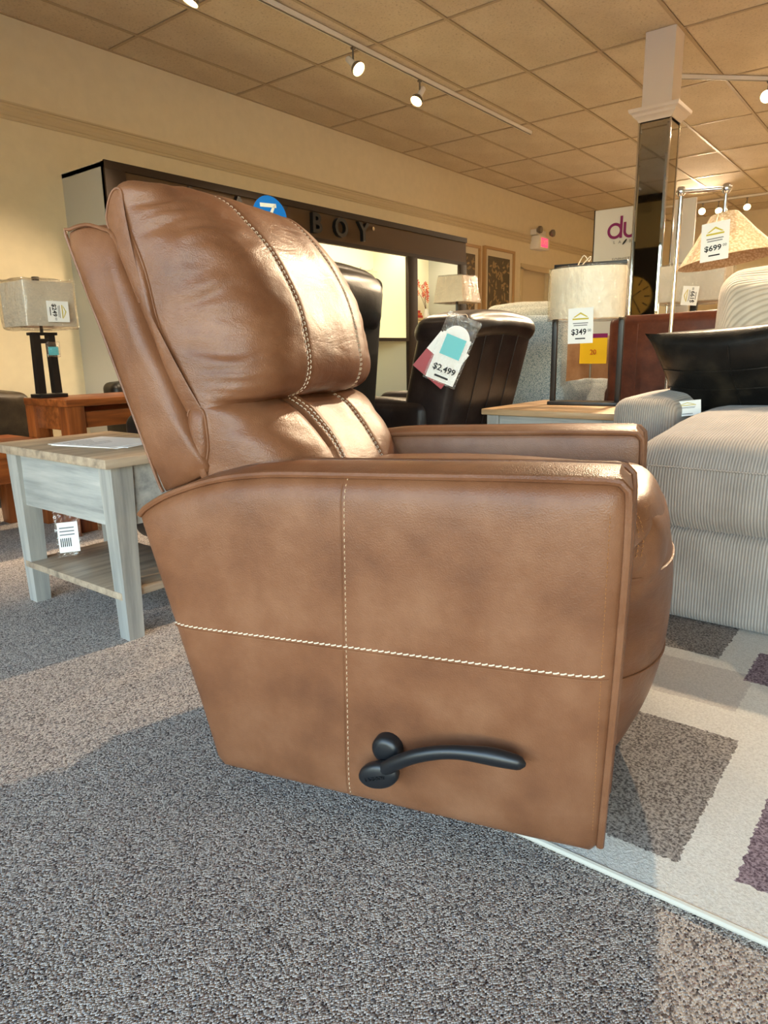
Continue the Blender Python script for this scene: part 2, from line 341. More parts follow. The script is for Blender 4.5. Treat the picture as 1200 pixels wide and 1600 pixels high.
# ------------------------------------------------------------------ room shell
struct(MB().box(XB, XE, YS, YW, -.1, 0).build('floor', 'carpet', smooth=0))
wl = MB().box(XB, 10.0, YW, YW+.15, 0, ZC+.1).box(11.0, XE, YW, YW+.15, 0, ZC+.1).box(10.0, 11.0, YW, YW+.15, 2.04, ZC+.1)
struct(wl.build('wall_left', 'wall_paint', smooth=0))
struct(MB().box(XE, XE+.15, YS, YW+.15, 0, ZC+.1).build('wall_far', 'wall_paint', smooth=0))
struct(MB().box(XB, XE, YS-.15, YS, 0, ZC+.1).build('wall_right', 'wall_paint', smooth=0))
WY0, WY1, WZ0, WZ1 = -4.7, 3.0, .25, 2.8
wb = MB().box(XB-.15, XB, YS-.15, WY0, 0, ZC+.1).box(XB-.15, XB, WY1, YW+.15, 0, ZC+.1).box(XB-.15, XB, WY0, WY1, 0, WZ0).box(XB-.15, XB, WY0, WY1, WZ1, ZC+.1)
struct(wb.build('wall_back', 'wall_paint', smooth=0))
NB = 6; bw = (WY1-WY0)/NB
for i in range(NB):
    a, b = WY0+i*bw, WY0+(i+1)*bw
    w = MB().box(XB-.12, XB-.04, a, a+.04, WZ0, WZ1).box(XB-.12, XB-.04, b-.04, b, WZ0, WZ1).box(XB-.12, XB-.04, a+.04, b-.04, WZ0, WZ0+.05).box(XB-.12, XB-.04, a+.04, b-.04, WZ1-.05, WZ1)
    o = struct(w.build('window_%d' % (i+1), 'black_metal', smooth=0))
    MB().box(XB-.085, XB-.079, a+.04, b-.04, WZ0+.05, WZ1-.05).build('pane', 'window_glass', o, smooth=0)
    pl = bpy.data.lights.new('portal', 'AREA'); pl.shape = 'RECTANGLE'; pl.size = bw; pl.size_y = WZ1-WZ0; pl.cycles.is_portal = True
    po = bpy.data.objects.new('portal', pl); COL.objects.link(po); po.location = (XB-.16, (a+b)/2, (WZ0+WZ1)/2); po.rotation_euler = (PI/2, 0, -PI/2)
struct(MB().box(XB-40, XB-.15, -40, 40, -.15, -.05).build('pavement', 'sidewalk', smooth=0))
# partition with a dark lower face and a clock (what the column mirror looks back at)
pw = struct(MB().box(-.15, 0, 3.1, YW, 0, ZC).build('wall_partition', 'khaki_paint', smooth=0))
MB().box(0, .012, 3.1, YW, 0, 2.31).build('lower_panel', 'dark_wall', pw, smooth=0)
MB().box(0, .10, 3.1, YW, ZC-.09, ZC-.002).build('soffit_band', 'dark_wall', pw, smooth=0)
MB().box(0, .02, 3.1, YW, 2.31, 2.345).build('cap_rail', 'khaki_paint', pw, smooth=0)
ck = thing('wall_clock', 'round gold clock with dark hour marks on the black partition', 'clock', (.012, 3.92, 1.60))
MB().disc((.012, 0, 0), .30, 40, 'X', .024).build('face', 'clock_gold', ck)
for k in range(12):
    a = k*PI/6; mk = MB().box(-.002, .002, -.008, .008, .19, .28)
    o = mk.build('hour_mark', 'ink', ck, smooth=0, loc=(.026, 0, 0), rot=(a, 0, 0))
for ln, a in ((.16, 1.0), (.22, 2.6)): MB().box(-.002, .002, -.006, .006, 0, ln).build('hand', 'ink', ck, smooth=0, loc=(.028, 0, 0), rot=(a, 0, 0))

# ceiling: slab, tiles, tee grid
ce = struct(MB().box(XB, XE, YS, YW, ZC+.03, ZC+.12).build('ceiling', 'grid_metal', smooth=0))
xs = [XB]+[GX0+GA*i for i in range(-5, 9)]+[XE]; ys = [YW]+[GY1-GB*j for j in range(0, 17) if GY1-GB*j > YS+.15]+[YS]
tmesh = {}
for i in range(len(xs)-1):
    for j in range(len(ys)-1):
        dx, dy = xs[i+1]-xs[i], ys[j]-ys[j+1]; key = (round(dx, 3), round(dy, 3)); g = .011
        if key not in tmesh:
            t = MB().hexa([(-dx/2+g+.006, -dy/2+g+.006, .004), (dx/2-g-.006, -dy/2+g+.006, .004), (dx/2-g-.006, dy/2-g-.006, .004), (-dx/2+g+.006, dy/2-g-.006, .004)],
                          [(-dx/2+.004, -dy/2+.004, .02), (dx/2-.004, -dy/2+.004, .02), (dx/2-.004, dy/2-.004, .02), (-dx/2+.004, dy/2-.004, .02)])
            o = t.build('ceiling_tile', 'ceiling_tile', ce, smooth=0); tmesh[key] = o.data
        else: o = bpy.data.objects.new('ceiling_tile', tmesh[key]); COL.objects.link(o); o.parent = ce
        o.location = ((xs[i]+xs[i+1])/2, (ys[j]+ys[j+1])/2, ZC)
for x in xs[1:-1]: MB().box(x-.012, x+.012, YS, YW, ZC-.001, ZC+.006).build('grid_bar', 'grid_metal', ce, smooth=0)
for y in ys[1:-1]: MB().box(XB, XE, y-.012, y+.012, ZC-.002, ZC+.005).build('grid_bar', 'grid_metal', ce, smooth=0)
MB().box(XB, XE, YW-.02, YW, ZC-.002, ZC+.005).build('edge_angle', 'grid_metal', ce, smooth=0)

# picture rail along the left wall
rp = [(0, 2.405), (.010, 2.405), (.014, 2.415), (.010, 2.425), (.018, 2.432), (.026, 2.450), (.018, 2.468), (.020, 2.478), (.026, 2.486), (.024, 2.497), (.034, 2.502), (.034, 2.512), (0, 2.512)]
struct(MB().grid([[(x, YW-d, z) for d, z in rp] for x in (0, XE)]).build('trim_1', 'rail_paint', smooth=20))
struct(MB().box(0, 10.0, YW-.014, YW, 0, .10).build('baseboard_left', 'rail_paint', smooth=0))
# door in the left wall
d = struct(MB().box(10.0, 11.0, YW+.09, YW+.13, .0, 2.04).build('door_1', 'door_paint', smooth=0))
MB().box(9.96, 10.03, YW-.02, YW+.02, 0, 2.04).box(10.97, 11.06, YW-.02, YW+.02, 0, 2.04).box(9.96, 11.06, YW-.02, YW+.02, 2.02, 2.10).build('door_frame', 'rail_paint', d, smooth=0)
MB().tube([(10.87, YW+.09, 1.0), (10.87, YW+.04, 1.0), (10.78, YW+.04, 1.0)], .01).build('door_handle', 'steel', d)
# low partition far off on the right
struct(MB().box(10.0, 10.12, -2.5, 2.27, 0, 1.76).box(9.97, 10.15, -2.5, 2.30, 1.76, 1.80).build('wall_low', 'wall_paint', smooth=0))

# ------------------------------------------------------------------ mirrored column
cl = thing('mirrored_column', 'square white ceiling column faced with mirror below a moulded capital', 'column', (5.76, 1.875, 0))
MB().box(-.099, .099, -.107, .107, 2.45, ZC).build('shaft', 'white_paint', cl, smooth=0)
cp = [(.120, 2.452), (.124, 2.462), (.128, 2.470), (.150, 2.488), (.158, 2.505), (.176, 2.516), (.180, 2.530), (.180, 2.540), (.104, 2.546)]
MB().grid([[(sx*(e-.008), sy*e, z) for sx, sy in ((-1, -1), (1, -1), (1, 1), (-1, 1))] for e, z in cp], wv=True).build('capital', 'white_paint', cl, smooth=25)
MB().box(-.100, .100, -.108, .108, 0, 2.46).build('core', 'black_metal', cl, smooth=0)
for ax, s in (('x', -1), ('x', 1), ('y', -1), ('y', 1)):
    q = MB(); bz = .018
    hw, e = (.108, .102) if ax == 'x' else (.100, .110)
    O = [(-hw, .02), (hw, .02), (hw, 2.45), (-hw, 2.45)]; I = [(-hw+bz, .02+bz), (hw-bz, .02+bz), (hw-bz, 2.45-bz), (-hw+bz, 2.45-bz)]
    f = (lambda a, z, k: (s*(e+k), a, z)) if ax == 'x' else (lambda a, z, k: (a, s*(e+k), z))
    q.add([f(a, z, 0) for a, z in O]+[f(a, z, .004) for a, z in I], [(0, 1, 5, 4), (1, 2, 6, 5), (2, 3, 7, 6), (3, 0, 4, 7), (4, 5, 6, 7)]).build('mirror_panel', 'mirror', cl, smooth=0)
for sx in (-1, 1):
    for sy in (-1, 1): MB().rbox(sx*.106-.006, sx*.106+.006, sy*.114-.006, sy*.114+.006, 0, 2.45, .002).build('corner_trim', 'chrome', cl)

# ------------------------------------------------------------------ track lights
def track(name, label, a, b):
    a, b = Vector(a), Vector(b); dv = (b-a).normalized(); n = Vector((-dv.y, dv.x, 0))*.018
    z0, z1 = ZC-.032, ZC-.003
    q = MB().hexa([(p.x, p.y, z0) for p in (a-n, b-n, b+n, a+n)], [(p.x, p.y, z1) for p in (a-n, b-n, b+n, a+n)])
    o = tag(q.build(name, 'track_white', smooth=0), label, 'light track')
    n2 = n*.35
    MB().hexa([(p.x, p.y, z0-.003) for p in (a-n2, b-n2, b+n2, a+n2)], [(p.x, p.y, z0) for p in (a-n2, b-n2, b+n2, a+n2)]).build('slot', 'steel', o, smooth=0)
    return o
def head(x, y, aim, label, watts=SPOT_W, cone=75, group='track lamp heads', blend=.5):
    t = thing('track_light_head', label, 'spotlight', (x, y, ZC-.032), 0, group)
    ax = (Vector(aim)-Vector((x, y, ZC-.16))).normalized()
    MB().rbox(-.014, .014, -.014, .014, -.016, 0, .003).build('adapter', 'steel', t)
    MB().tube([(0, 0, -.012), (0, 0, -.10)], .007).build('stem', 'steel', t)
    q = Vector((0, 0, -1)).rotation_difference(ax); piv = Vector((0, 0, -.11))
    M = Matrix.Translation(piv) @ q.to_matrix().to_4x4()
    h = MB().lathe([(0, .075), (.020, .074), (.024, .068), (.024, -.005), (.024, -.02)], 20); h.map(lambda a, b, c: M @ Vector((a, b, c))); h.build('housing', 'track_white', t)
    r = MB().lathe([(.024, -.018), (.040, -.034), (.052, -.055), (.054, -.072), (.050, -.074), (.047, -.060)], 24); r.map(lambda a, b, c: M @ Vector((a, b, c))); r.build('reflector', 'steel', t)
    bb = MB().lathe([(.048, -.066), (.042, -.073), (.026, -.078), (0, -.080)], 20); bb.map(lambda a, b, c: M @ Vector((a, b, c))); bb.build('bulb', 'bulb', t)
    L = bpy.data.lights.new('lamp', 'SPOT'); L.energy = watts; L.color = WARM; L.spot_size = math.radians(cone); L.spot_blend = blend; L.shadow_soft_size = .04
    lo = bpy.data.objects.new('lamp', L); COL.objects.link(lo); lo.parent = t; lo.location = piv+ax*.095; lo.rotation_euler = ax.to_track_quat('-Z', 'Y').to_euler()
    return t
track('light_track', 'long white light track on the ceiling above the display wall', (.6, 3.70, 0), (7.22, 3.675, 0))
head(2.98, 3.70, (2.3, 4.3, 1.0), 'track lamp head above the grey side of the display unit', SPOT_W*.5)
head(4.40, 3.697, (4.3, 1.5, .9), 'track lamp head with a dark hood tilted away from the wall')
head(5.24, 3.690, (3.9, 3.9, 1.0), 'track lamp head tilted toward the raised wall letters')
head(1.3, 3.70, (1.7, 3.9, .9), 'added fill lamp head out of view above the dark leather sofa', SPOT_W*.55)  # unseen head, added as extra warm light on this track
track('light_track', 'white light track set diagonally behind the mirrored column', (6.62, 2.056, 0), (8.6, .05, 0))
head(7.215, 1.453, (.9, .75, .3), 'track lamp head on the diagonal track, aimed at the tan recliner', 500, 36)
head(8.2, .46, (2.6, .2, .4), 'track lamp head at the free end of the diagonal track', 700, 50)
track('light_track', 'white light track by the far end wall', (12.3, 3.9, 0), (12.3, -1.0, 0))
for yy, ay in ((3.55, 3.4), (3.25, 2.9), (3.02, 2.6), (2.62, 2.3), (1.4, 1.2)):
    head(12.3, yy, (9.6 if yy != 3.25 else 6.0, ay-.6, .9), 'lamp head of the track by the far end wall', SPOT_W)
track('light_track', 'added white light track out of view over the open carpet', (-2.5, -.9, 0), (4.2, -.9, 0))  # track and heads added out of frame for warm bounce light
for hx, aim in ((3.5, (3.3, .3, .6)), (4.1, (4.1, 1.6, .8)), (-1.8, (-2.4, -3.4, 0))):
    head(hx, -.9, aim, 'added fill lamp head out of view over the open carpet', SPOT_W*.35, 52)
track('light_track', 'short white light track running across the aisle beside the recliner', (4.4, 1.32, 0), (4.4, -.6, 0))
head(4.4, 1.28, (.95, .9, .2), 'track lamp head that throws the long shadow of the tan recliner', 440, 62)
track('light_track', 'added white light track out of view, facing the display unit', (4.6, -2.2, 0), (12.0, -2.2, 0))  # added unseen fixtures: warm light off the floor brightens the ceiling
for hx in (5.2, 7.0, 8.8, 10.6): head(hx, -2.2, (hx+.8, -1.6, 0), 'added fill lamp head out of view, lighting the floor for ceiling bounce', 480, 110)
# ------------------------------------------------------------------ the tan recliner (local X = forward, Y = away from the camera)
A0 = Vector((.730, .995, 0)); FWD = Vector((.284, -.959, 0)).normalized(); RZ = math.atan2(FWD.y, FWD.x)
NRM = Vector((-FWD.y, FWD.x, 0))
RC = thing('recliner', 'tan leather recliner with pale stitching and a black side lever', 'recliner', A0, RZ)
TW = .75      # overall width
OUT = [(.012, .060), (.30, .058), (.60, .058), (.690, .060), (.700, .072), (.704, .20), (.709, .36), (.712, .52), (.713, .615), (.709, .636), (.696, .6445),
       (.668, .645), (.553, .643), (.406, .638), (.277, .634), (.149, .629), (.060, .618), (-.008, .601), (-.072, .578), (-.118, .553), (-.132, .540), (-.128, .522), (-.075, .34), (-.030, .18), (-.002, .075)]
def resample(P, step):
    out = []
    for i in range(len(P)):
        a, b = Vector(P[i]), Vector(P[(i+1) % len(P)]); k = max(1, int((b-a).length/step))
        out += [a.lerp(b, j/k) for j in range(k)]
    return out
OL = resample(OUT, .02); CEN = Vector((.30, .34))
def radial(s, z):     # 0 at the middle of the side panel, 1 on its outline
    d = Vector((s, z))-CEN
    if d.length < 1e-6: return 0
    best = 9
    for i in range(len(OUT)):
        a, b = Vector(OUT[i])-CEN, Vector(OUT[(i+1) % len(OUT)])-CEN; e = b-a
        den = d.x*e.y-d.y*e.x
        if abs(den) < 1e-9: continue
        t = (a.x*e.y-a.y*e.x)/den; u = (a.x*d.y-a.y*d.x)/den
        if t > 0 and -1e-6 <= u <= 1+1e-6: best = min(best, t)
    return 1/best
PUF, EDG = .014, .012
def tside(s, z): k = min(1, radial(s, z)); return EDG*0 + (EDG if k >= 1 else EDG - (EDG+PUF)*(1-k**14)**.5)
AW = .155
def arm_mesh(flip):
    q = MB(); rings = []
    for k in (.0, .2, .4, .55, .7, .8, .87, .92, .955, .98, .993, 1.0):
        t = EDG - (EDG+PUF)*(1-k**14)**.5
        rings.append([(CEN.x+(p.x-CEN.x)*k, t, CEN.y+(p.y-CEN.y)*k) for p in OL])
    def dome(p, w): return p.y + (.014*w if p.y > .52 and p.x < .70 else 0)
    for t, w in ((.03, .35), (.05, .8), (.0775, 1), (.105, .8), (.125, .35)): rings.append([(p.x, t, dome(p, w)) for p in OL])
    for k in (1.0, .993, .98, .955, .9, .8, .5, 0):
        t = AW-EDG+(EDG)*(1-k**14)**.5
        rings.append([(CEN.x+(p.x-CEN.x)*k, t, CEN.y+(p.y-CEN.y)*k) for p in OL])
    q.grid(rings, wv=True)
    if flip: q.map(lambda a, b, c: (a, TW-b, c))
    return q
def stitch_run(mb, pts, L=.007, gap=.004, r=.0011, slant=0.0, lift=Vector((0, -.001, 0)), slv=Vector((0, 0, 1))):
    Q = [Vector(p) for p in pts]; acc = 0; seg = []
    D = [0]
    for i in range(1, len(Q)): D.append(D[-1]+(Q[i]-Q[i-1]).length)
    def at(t):
        for i in range(1, len(Q)):
            if D[i] >= t: return Q[i-1].lerp(Q[i], (t-D[i-1])/max(1e-9, D[i]-D[i-1]))
        return Q[-1]
    t = 0
    while t+L < D[-1]:
        a, b = at(t)+lift, at(t+L)+lift; m = (a+b)/2+lift*.6; a = a-slv*slant; b = b+slv*slant
        mb.tube([a-lift*.8, m, b-lift*.8], r, 5); t += L+gap
    return mb
for flip in (False, True):
    a = arm_mesh(flip).build('arm', LEA, RC, smooth=50)
    fl = (lambda p: (p[0], TW-p[1], p[2])) if flip else (lambda p: p)
    edge = [p for p in OUT[4:21]]
    for t0 in (.004, AW-.004):
        P = interp([(s+(.002 if z < .6 and s > .5 else 0), t0, z+(.002 if z > .5 else 0)) for s, z in edge], 90)
        MB().tube([fl(tuple(p)) for p in P], .0062, 8).build('piping', LEA, a)
    if flip: continue
    # seams on the outside panel
    st = MB(); gr = MB()
    st2 = MB()
    V = [(s, tside(s, z), z) for s, z in [(.277+.008*(1-i/40), .632-.572*i/40) for i in range(0, 41)]]
    stitch_run(st, [(p[0]+.006, p[1], p[2]) for p in V], .005, .005, .0008)
    H = [(s, tside(s, z), z) for s, z in [(-.070+.77*i/60, .343+.018*i/60) for i in range(0, 61)]]
    stitch_run(st2, H, .0085, .0022, .0012, .0011); st2.build('stitching', 'thread', a)['kind'] = 'stuff'
    gr.tube(V, .0016, 6); gr.build('seam', LEA, a); gr = MB(); gr.tube([(p[0], p[1], p[2]-.006) for p in H], .0016, 6)
    F = [(.690+.004*math.sin(i), tside(.692, z), z) for i, z in [(0, .60-.5*k/40) for k in range(41)]]
    s2 = MB(); stitch_run(s2, F, .0035, .003, .0006); s2.build('edge_stitching', 'thread_gold', a)['kind'] = 'stuff'; s2 = MB()
    stitch_run(s2, [(s, .016, z+.0035) for s, z in [tuple(p)[:2] for p in [(q.x, q.z) for q in interp([(s, 0, z) for s, z in OUT[9:19]], 120)]]], .0035, .003, .0006, lift=Vector((0, 0, .001)))
    st.build('stitching', 'thread_soft', a)['kind'] = 'stuff'; gr.build('seam', LEA, a); s2.build('edge_stitching', 'thread_gold', a)['kind'] = 'stuff'
# body between the arms, base under it
MB().rbox(.02, .66, AW, TW-AW, .07, .40, .02).build('body', LEA, RC)
bs = MB().lathe([(.235, .0), (.245, .008), (.245, .022), (.20, .03), (.06, .036), (.06, .075), (0, .075)], 36, (.27, .375, 0)).build('swivel_base', 'black_metal', RC)
# seat with waterfall front
def seat_fn(x, y, z):
    return (x, y, z)
MB().soft(.05, .755, AW+.004, TW-AW-.004, .40, .585, .075, (.02, 0, .03), 12).build('seat_cushion', LEA, RC)
# leg rest: bulging pad
PE = [(.690, .575), (.706, .56), (.708, .50), (.680, .42), (.665, .30), (.668, .18), (.672, .095), (.670, .085)]
PM = [(.690, .600), (.735, .585), (.766, .53), (.785, .43), (.784, .31), (.766, .20), (.728, .115), (.685, .085)]
ie, im = interp([(a, 0, b) for a, b in PE], 44), interp([(a, 0, b) for a, b in PM], 44)
def Bf(x, j):     # fullness across the pad: broad at the knee, drawn in lower down
    w = min(1, max(0, (ie[j].z-.38)/.15)); return w*max(0, 1-abs(x)**3)**.5 + (1-w)*max(0, 1-x*x)**.62
rows = []; NU = 36
for i in range(NU+1):
    x = -1+2*i/NU; x = math.copysign(abs(x)**.7, x); t = TW/2+x*(TW/2-AW-.003)
    row = []
    for j in range(44):
        p = ie[j].lerp(im[j], Bf(x, j)); wr = .010*math.exp(-(1-abs(x))*7)*math.sin(j*1.35+2*noise.noise((j*.3, x*3, 2)))
        row.append((p.x+wr, t, p.z))
    rows.append(row)
lr = MB().grid(rows)
n0 = len(lr.v)
lr.f.append(tuple(range(44))); lr.f.append(tuple(n0-44+k for k in range(44))[::-1])
lro = lr.build('leg_rest', LEC, RC, smooth=60)
def lr_pt(x, z):   # point on the pad for a given x (-1..1) and height
    Q = [ie[j].lerp(im[j], Bf(x, j)) for j in range(44)]; k = next((j for j in range(43) if Q[j].z >= z >= Q[j+1].z), 0); p = Q[k].lerp(Q[k+1], (Q[k].z-z)/max(1e-6, Q[k].z-Q[k+1].z)); return (p.x+.001, TW/2+x*(TW/2-AW-.003), p.z)
st = MB()
for xx in (-.965, -.925): stitch_run(st, [lr_pt(xx, .58-.01*k) for k in range(10)], .005, .003, .0009, lift=Vector((.001, 0, 0)))
st.build('stitching', 'thread_gold', lro)['kind'] = 'stuff'
MB().tube([lr_pt(-.97+.0485*k*.999, .455) for k in range(40)], .003, 6).build('seam', LEA, lro)
MB().tube([lr_pt(-.97+.0485*k*.999, .27) for k in range(40)], .0022, 6).build('seam', LEA, lro)

# back shell
SH = [(-.137, .570), (-.150, .60), (-.230, .83), (-.305, 1.040), (-.302, 1.054), (-.285, 1.060), (-.252, 1.062), (-.215, 1.050), (-.195, 1.035), (-.150, .92), (-.085, .755), (-.030, .625), (-.034, .612), (-.08, .590)]
SHR = resample(SH, .03); SCN = Vector((-.165, .82)); T0, T1 = .075, TW-.075
rings = []
for k in (0, .35, .6, .78, .9, .96, .99, 1.0):
    tt = T0 + .012 - .026*(1-k**5)**.7
    rings.append([(SCN.x+(p.x-SCN.x)*k, tt, SCN.y+(p.y-SCN.y)*k) for p in SHR])
for t in (.12, .2, .37, .55, .63): rings.append([(p.x, t, p.y+(.006 if p.y > 1 else 0)) for p in SHR])
for k in (1.0, .99, .96, .9, .78, .6, .35, 0):
    tt = T1 - .012 + .026*(1-k**5)**.7
    rings.append([(SCN.x+(p.x-SCN.x)*k, tt, SCN.y+(p.y-SCN.y)*k) for p in SHR])
def shell_wr(x, y, z):
    e = min(abs(y-T0), abs(y-T1)); f = math.exp(-e/.05)
    return (x+.004*f*noise.noise((x*14, y*8, z*16)), y+.006*f*noise.noise((x*16, 3, z*9)), z)
bsh = MB().grid(rings, wv=True).map(shell_wr).build('back_shell', LEA, RC, smooth=50)
MB().tube(interp([(s, T0+.004, z) for s, z in SH[0:10]], 60), .0035, 7).build('piping', LEA, bsh)

# back cushions, lofted between an end outline and a mid outline
STT = (.25, .50)       # the two stitched lines, distance from the near arm's outside
C0, C1 = .085, TW-.068
def loft(PEs, PMs, M, pw, wrk, STT=STT):
    ie, im = interp([(a, 0, b) for a, b in PEs], M), interp([(a, 0, b) for a, b in PMs], M)
    us = sorted(set([round(C0+(C1-C0)*(.5-.5*math.cos(PI*i/56)), 5) for i in range(57)]+[round(c+d, 5) for c in STT for d in (-.012, -.006, -.003, 0, .003, .006, .012)]))
    def pt(t, j):
        x = (t-C0)/(C1-C0)*2-1; B = max(0, 1-abs(x)**pw)**.55; p = ie[j].lerp(im[j], B); a, b = ie[max(j-1, 0)].lerp(im[max(j-1, 0)], B), ie[min(j+1, M-1)].lerp(im[min(j+1, M-1)], B)
        n = Vector((-(b.z-a.z), 0, b.x-a.x)); n = n.normalized() if n.length > 1e-9 else Vector((1, 0, 0))
        v = j/(M-1); mid = math.sin(PI*min(1, max(0, v)))
        d = wrk(x, v)
        d -= mid*.0055*sum(math.exp(-((t-c)/.0065)**2) for c in STT)
        return Vector((p.x, t, p.z)) + n*d
    rows = [[pt(t, j) for j in range(M)] for t in us]
    q = MB().grid(rows); N = len(us)
    for r, sg in ((rows[0], -1), (rows[-1], 1)):     # gusset caps with a little fullness
        c = sum(r, Vector())/M
        prev = r; ringl = [r]
        for k in (.93, .8, .55, .25, 0): ringl.append([c+(p-c)*k+Vector((0, sg*.010*(1-k**4), 0)) for p in r])
        q.grid(ringl, wv=True)
    return q, pt, us
def wr_up(x, v):
    e = 1-abs(x); w = .0
    w += .028*math.exp(-e/.16)*(1-math.exp(-e/.03))*((abs(math.sin(v*62+7*noise.noise((v*7, x*3.5, 1))))-.5)*.55+.8*noise.noise((v*30, x*5, 3))+.35*math.sin(v*27+x*4))*min(1, math.sin(PI*min(1, v*1.02))*1.8)
    w += .006*noise.noise((x*2.2, v*4.5, 5)) + .0022*noise.noise((x*6, v*9, 8))
    dv = v-.46-.06*abs(x); w -= .012*math.exp(-(dv/.018)**2)*math.exp(-((e-.16)/.13)**2)
    return w
UE = [(-.085, .735), (-.150, .90), (-.205, 1.045), (-.208, 1.085), (-.192, 1.116), (-.172, 1.112), (-.166, 1.060), (-.138, .975), (-.112, .870), (-.072, .778), (-.036, .732), (-.040, .716), (-.060, .715)]
UM = [(-.085, .735), (-.150, .90), (-.205, 1.050), (-.210, 1.092), (-.188, 1.124), (-.140, 1.138), (-.088, 1.130), (-.038, 1.098), (.032, 1.018), (.077, .930), (.098, .842), (.101, .795), (.084, .757), (.040, .738), (-.010, .732)]
uq, upt, us = loft(UE, UM, 170, 5.5, wr_up)
uc = uq.build('back_cushion', LEC, RC, smooth=60)
def wr_lo(x, v):
    e = 1-abs(x)
    w = .005*noise.noise((x*3, v*5, 11)) + .0045*math.exp(-e/.2)*(1-math.exp(-e/.05))*math.sin(v*30+4*noise.noise((v*5, x*3, 4)))
    w -= .013*math.exp(-((x+.42+.10*(v-.4))/.030)**2)*math.sin(PI*min(1, max(0, v*1.1))) - .007*math.exp(-((x+.32+.10*(v-.4))/.045)**2)*math.sin(PI*v)
    return w
LE = [(-.060, .625), (-.070, .700), (-.062, .730), (-.036, .728), (-.030, .700), (-.030, .660), (-.036, .625), (-.034, .600), (-.045, .585)]
LM = [(-.060, .625), (-.060, .700), (-.045, .740), (.005, .756), (.070, .724), (.110, .685), (.143, .640), (.168, .590), (.172, .550), (.110, .540)]
STL = (.275, .465)
lq, lpt, us2 = loft(LE, LM, 60, 5.5, wr_lo, STL)
lc = lq.build('lumbar_cushion', LEC, RC, smooth=60)
for pt, par, M, j0, j1, ts in ((upt, uc, 170, 61, 160, STT), (lpt, lc, 60, 20, 50, STL)):
    for c in ts:
        s = MB()
        for dd in (-.0035, .0045):
            P = [pt(c+dd, j) for j in range(j0, j1)]
            stitch_run(s, P, .0065, .004, .0009, lift=Vector((.0012, 0, .0006)))
        s.build('stitching', 'thread', par)['kind'] = 'stuff'
for tt in (us[0], us[-1]):
    MB().tube([upt(tt, j) for j in range(49, 154)], .0028, 6).build('piping', LEA, uc)
    MB().tube([lpt(tt, j) for j in range(16, 52)], .0028, 6).build('piping', LEA, lc)

# lever
lv = MB().lathe([(.0, .008), (.014, .008), (.022, .005), (.0255, .0), (.026, -.03)], 24); lv.map(lambda x, y, z: (.360+x, -.028-z, .184+y))
LV = lv.build('lever', 'black_plastic', RC)
hub = MB().lathe([(math.cos(a), math.sin(a)) for a in [-PI/2+PI*k/14 for k in range(15)]], 32)
hub.map(lambda x, y, z: (.354+.037*x*.94-.023*y*.34, -.046-.013*math.copysign(abs(z)**.6, z), .149+.037*x*.34+.023*y*.94)); hub.build('lever_hub', 'black_plastic', LV)
ap = interp([(.358, -.047, .155), (.385, -.052, .180), (.425, -.056, .205), (.475, -.056, .222), (.530, -.052, .226), (.575, -.047, .222), (.592, -.045, .219)], 40)
rad = []
for k in range(40):
    u = k/39; rad.append((.0125*(1-u)+.0095*u+.004*math.exp(-((u-.82)/.16)**2))*(1 if u < .95 else math.sqrt(max(.02, 1-((u-.95)/.052)**2))))
MB().tube(ap, rad, 14, ell=(1.0, .8)).build('lever_arm', 'black_plastic', LV)
text('embossed_lettering', 'LA-Z-BOY', .0085, 'black_plastic', LV, frame((.352, -.0605, .149), (.94, 0, .34), (-.34, 0, .94)), .0009)

# blue oval brand tag standing up behind the cushion
bt = thing('brand_tag', 'blue oval brand tag with a cream Z standing behind the recliner cushion', 'tag', A0 + FWD*-.216 + NRM*.672 + Vector((0, 0, 1.076)), RZ)
tn = Vector((1, -.75, 0)).normalized(); txd = Vector((.6, .8, .0)).normalized()
FM = frame((0, 0, .088), txd, (-.25, 0, 1))
e = MB().disc((0, 0, 0), .046, 36, 'Z', .004, .056); e.map(lambda a, b, c: FM @ Vector((a, b, c))); e.build('oval', 'tag_blue', bt)
zz = MB()
for quad in ([(-.024, .026), (.020, .026), (.020, .036), (-.024, .036)], [(.020, .036), (.008, .026), (-.024, -.030), (-.012, -.030)], [(-.024, -.040), (.024, -.040), (.024, -.030), (-.024, -.030)]):
    zz.add([FM @ Vector((a, b, .0027)) for a, b in quad], [(0, 1, 2, 3)])
zz.build('letter', 'tag_cream', bt, smooth=0)
MB().tube([(0, 0, 0), tuple(FM @ Vector((0, -.045, 0)))], .002, 6).build('stem', 'tag_cream', bt)
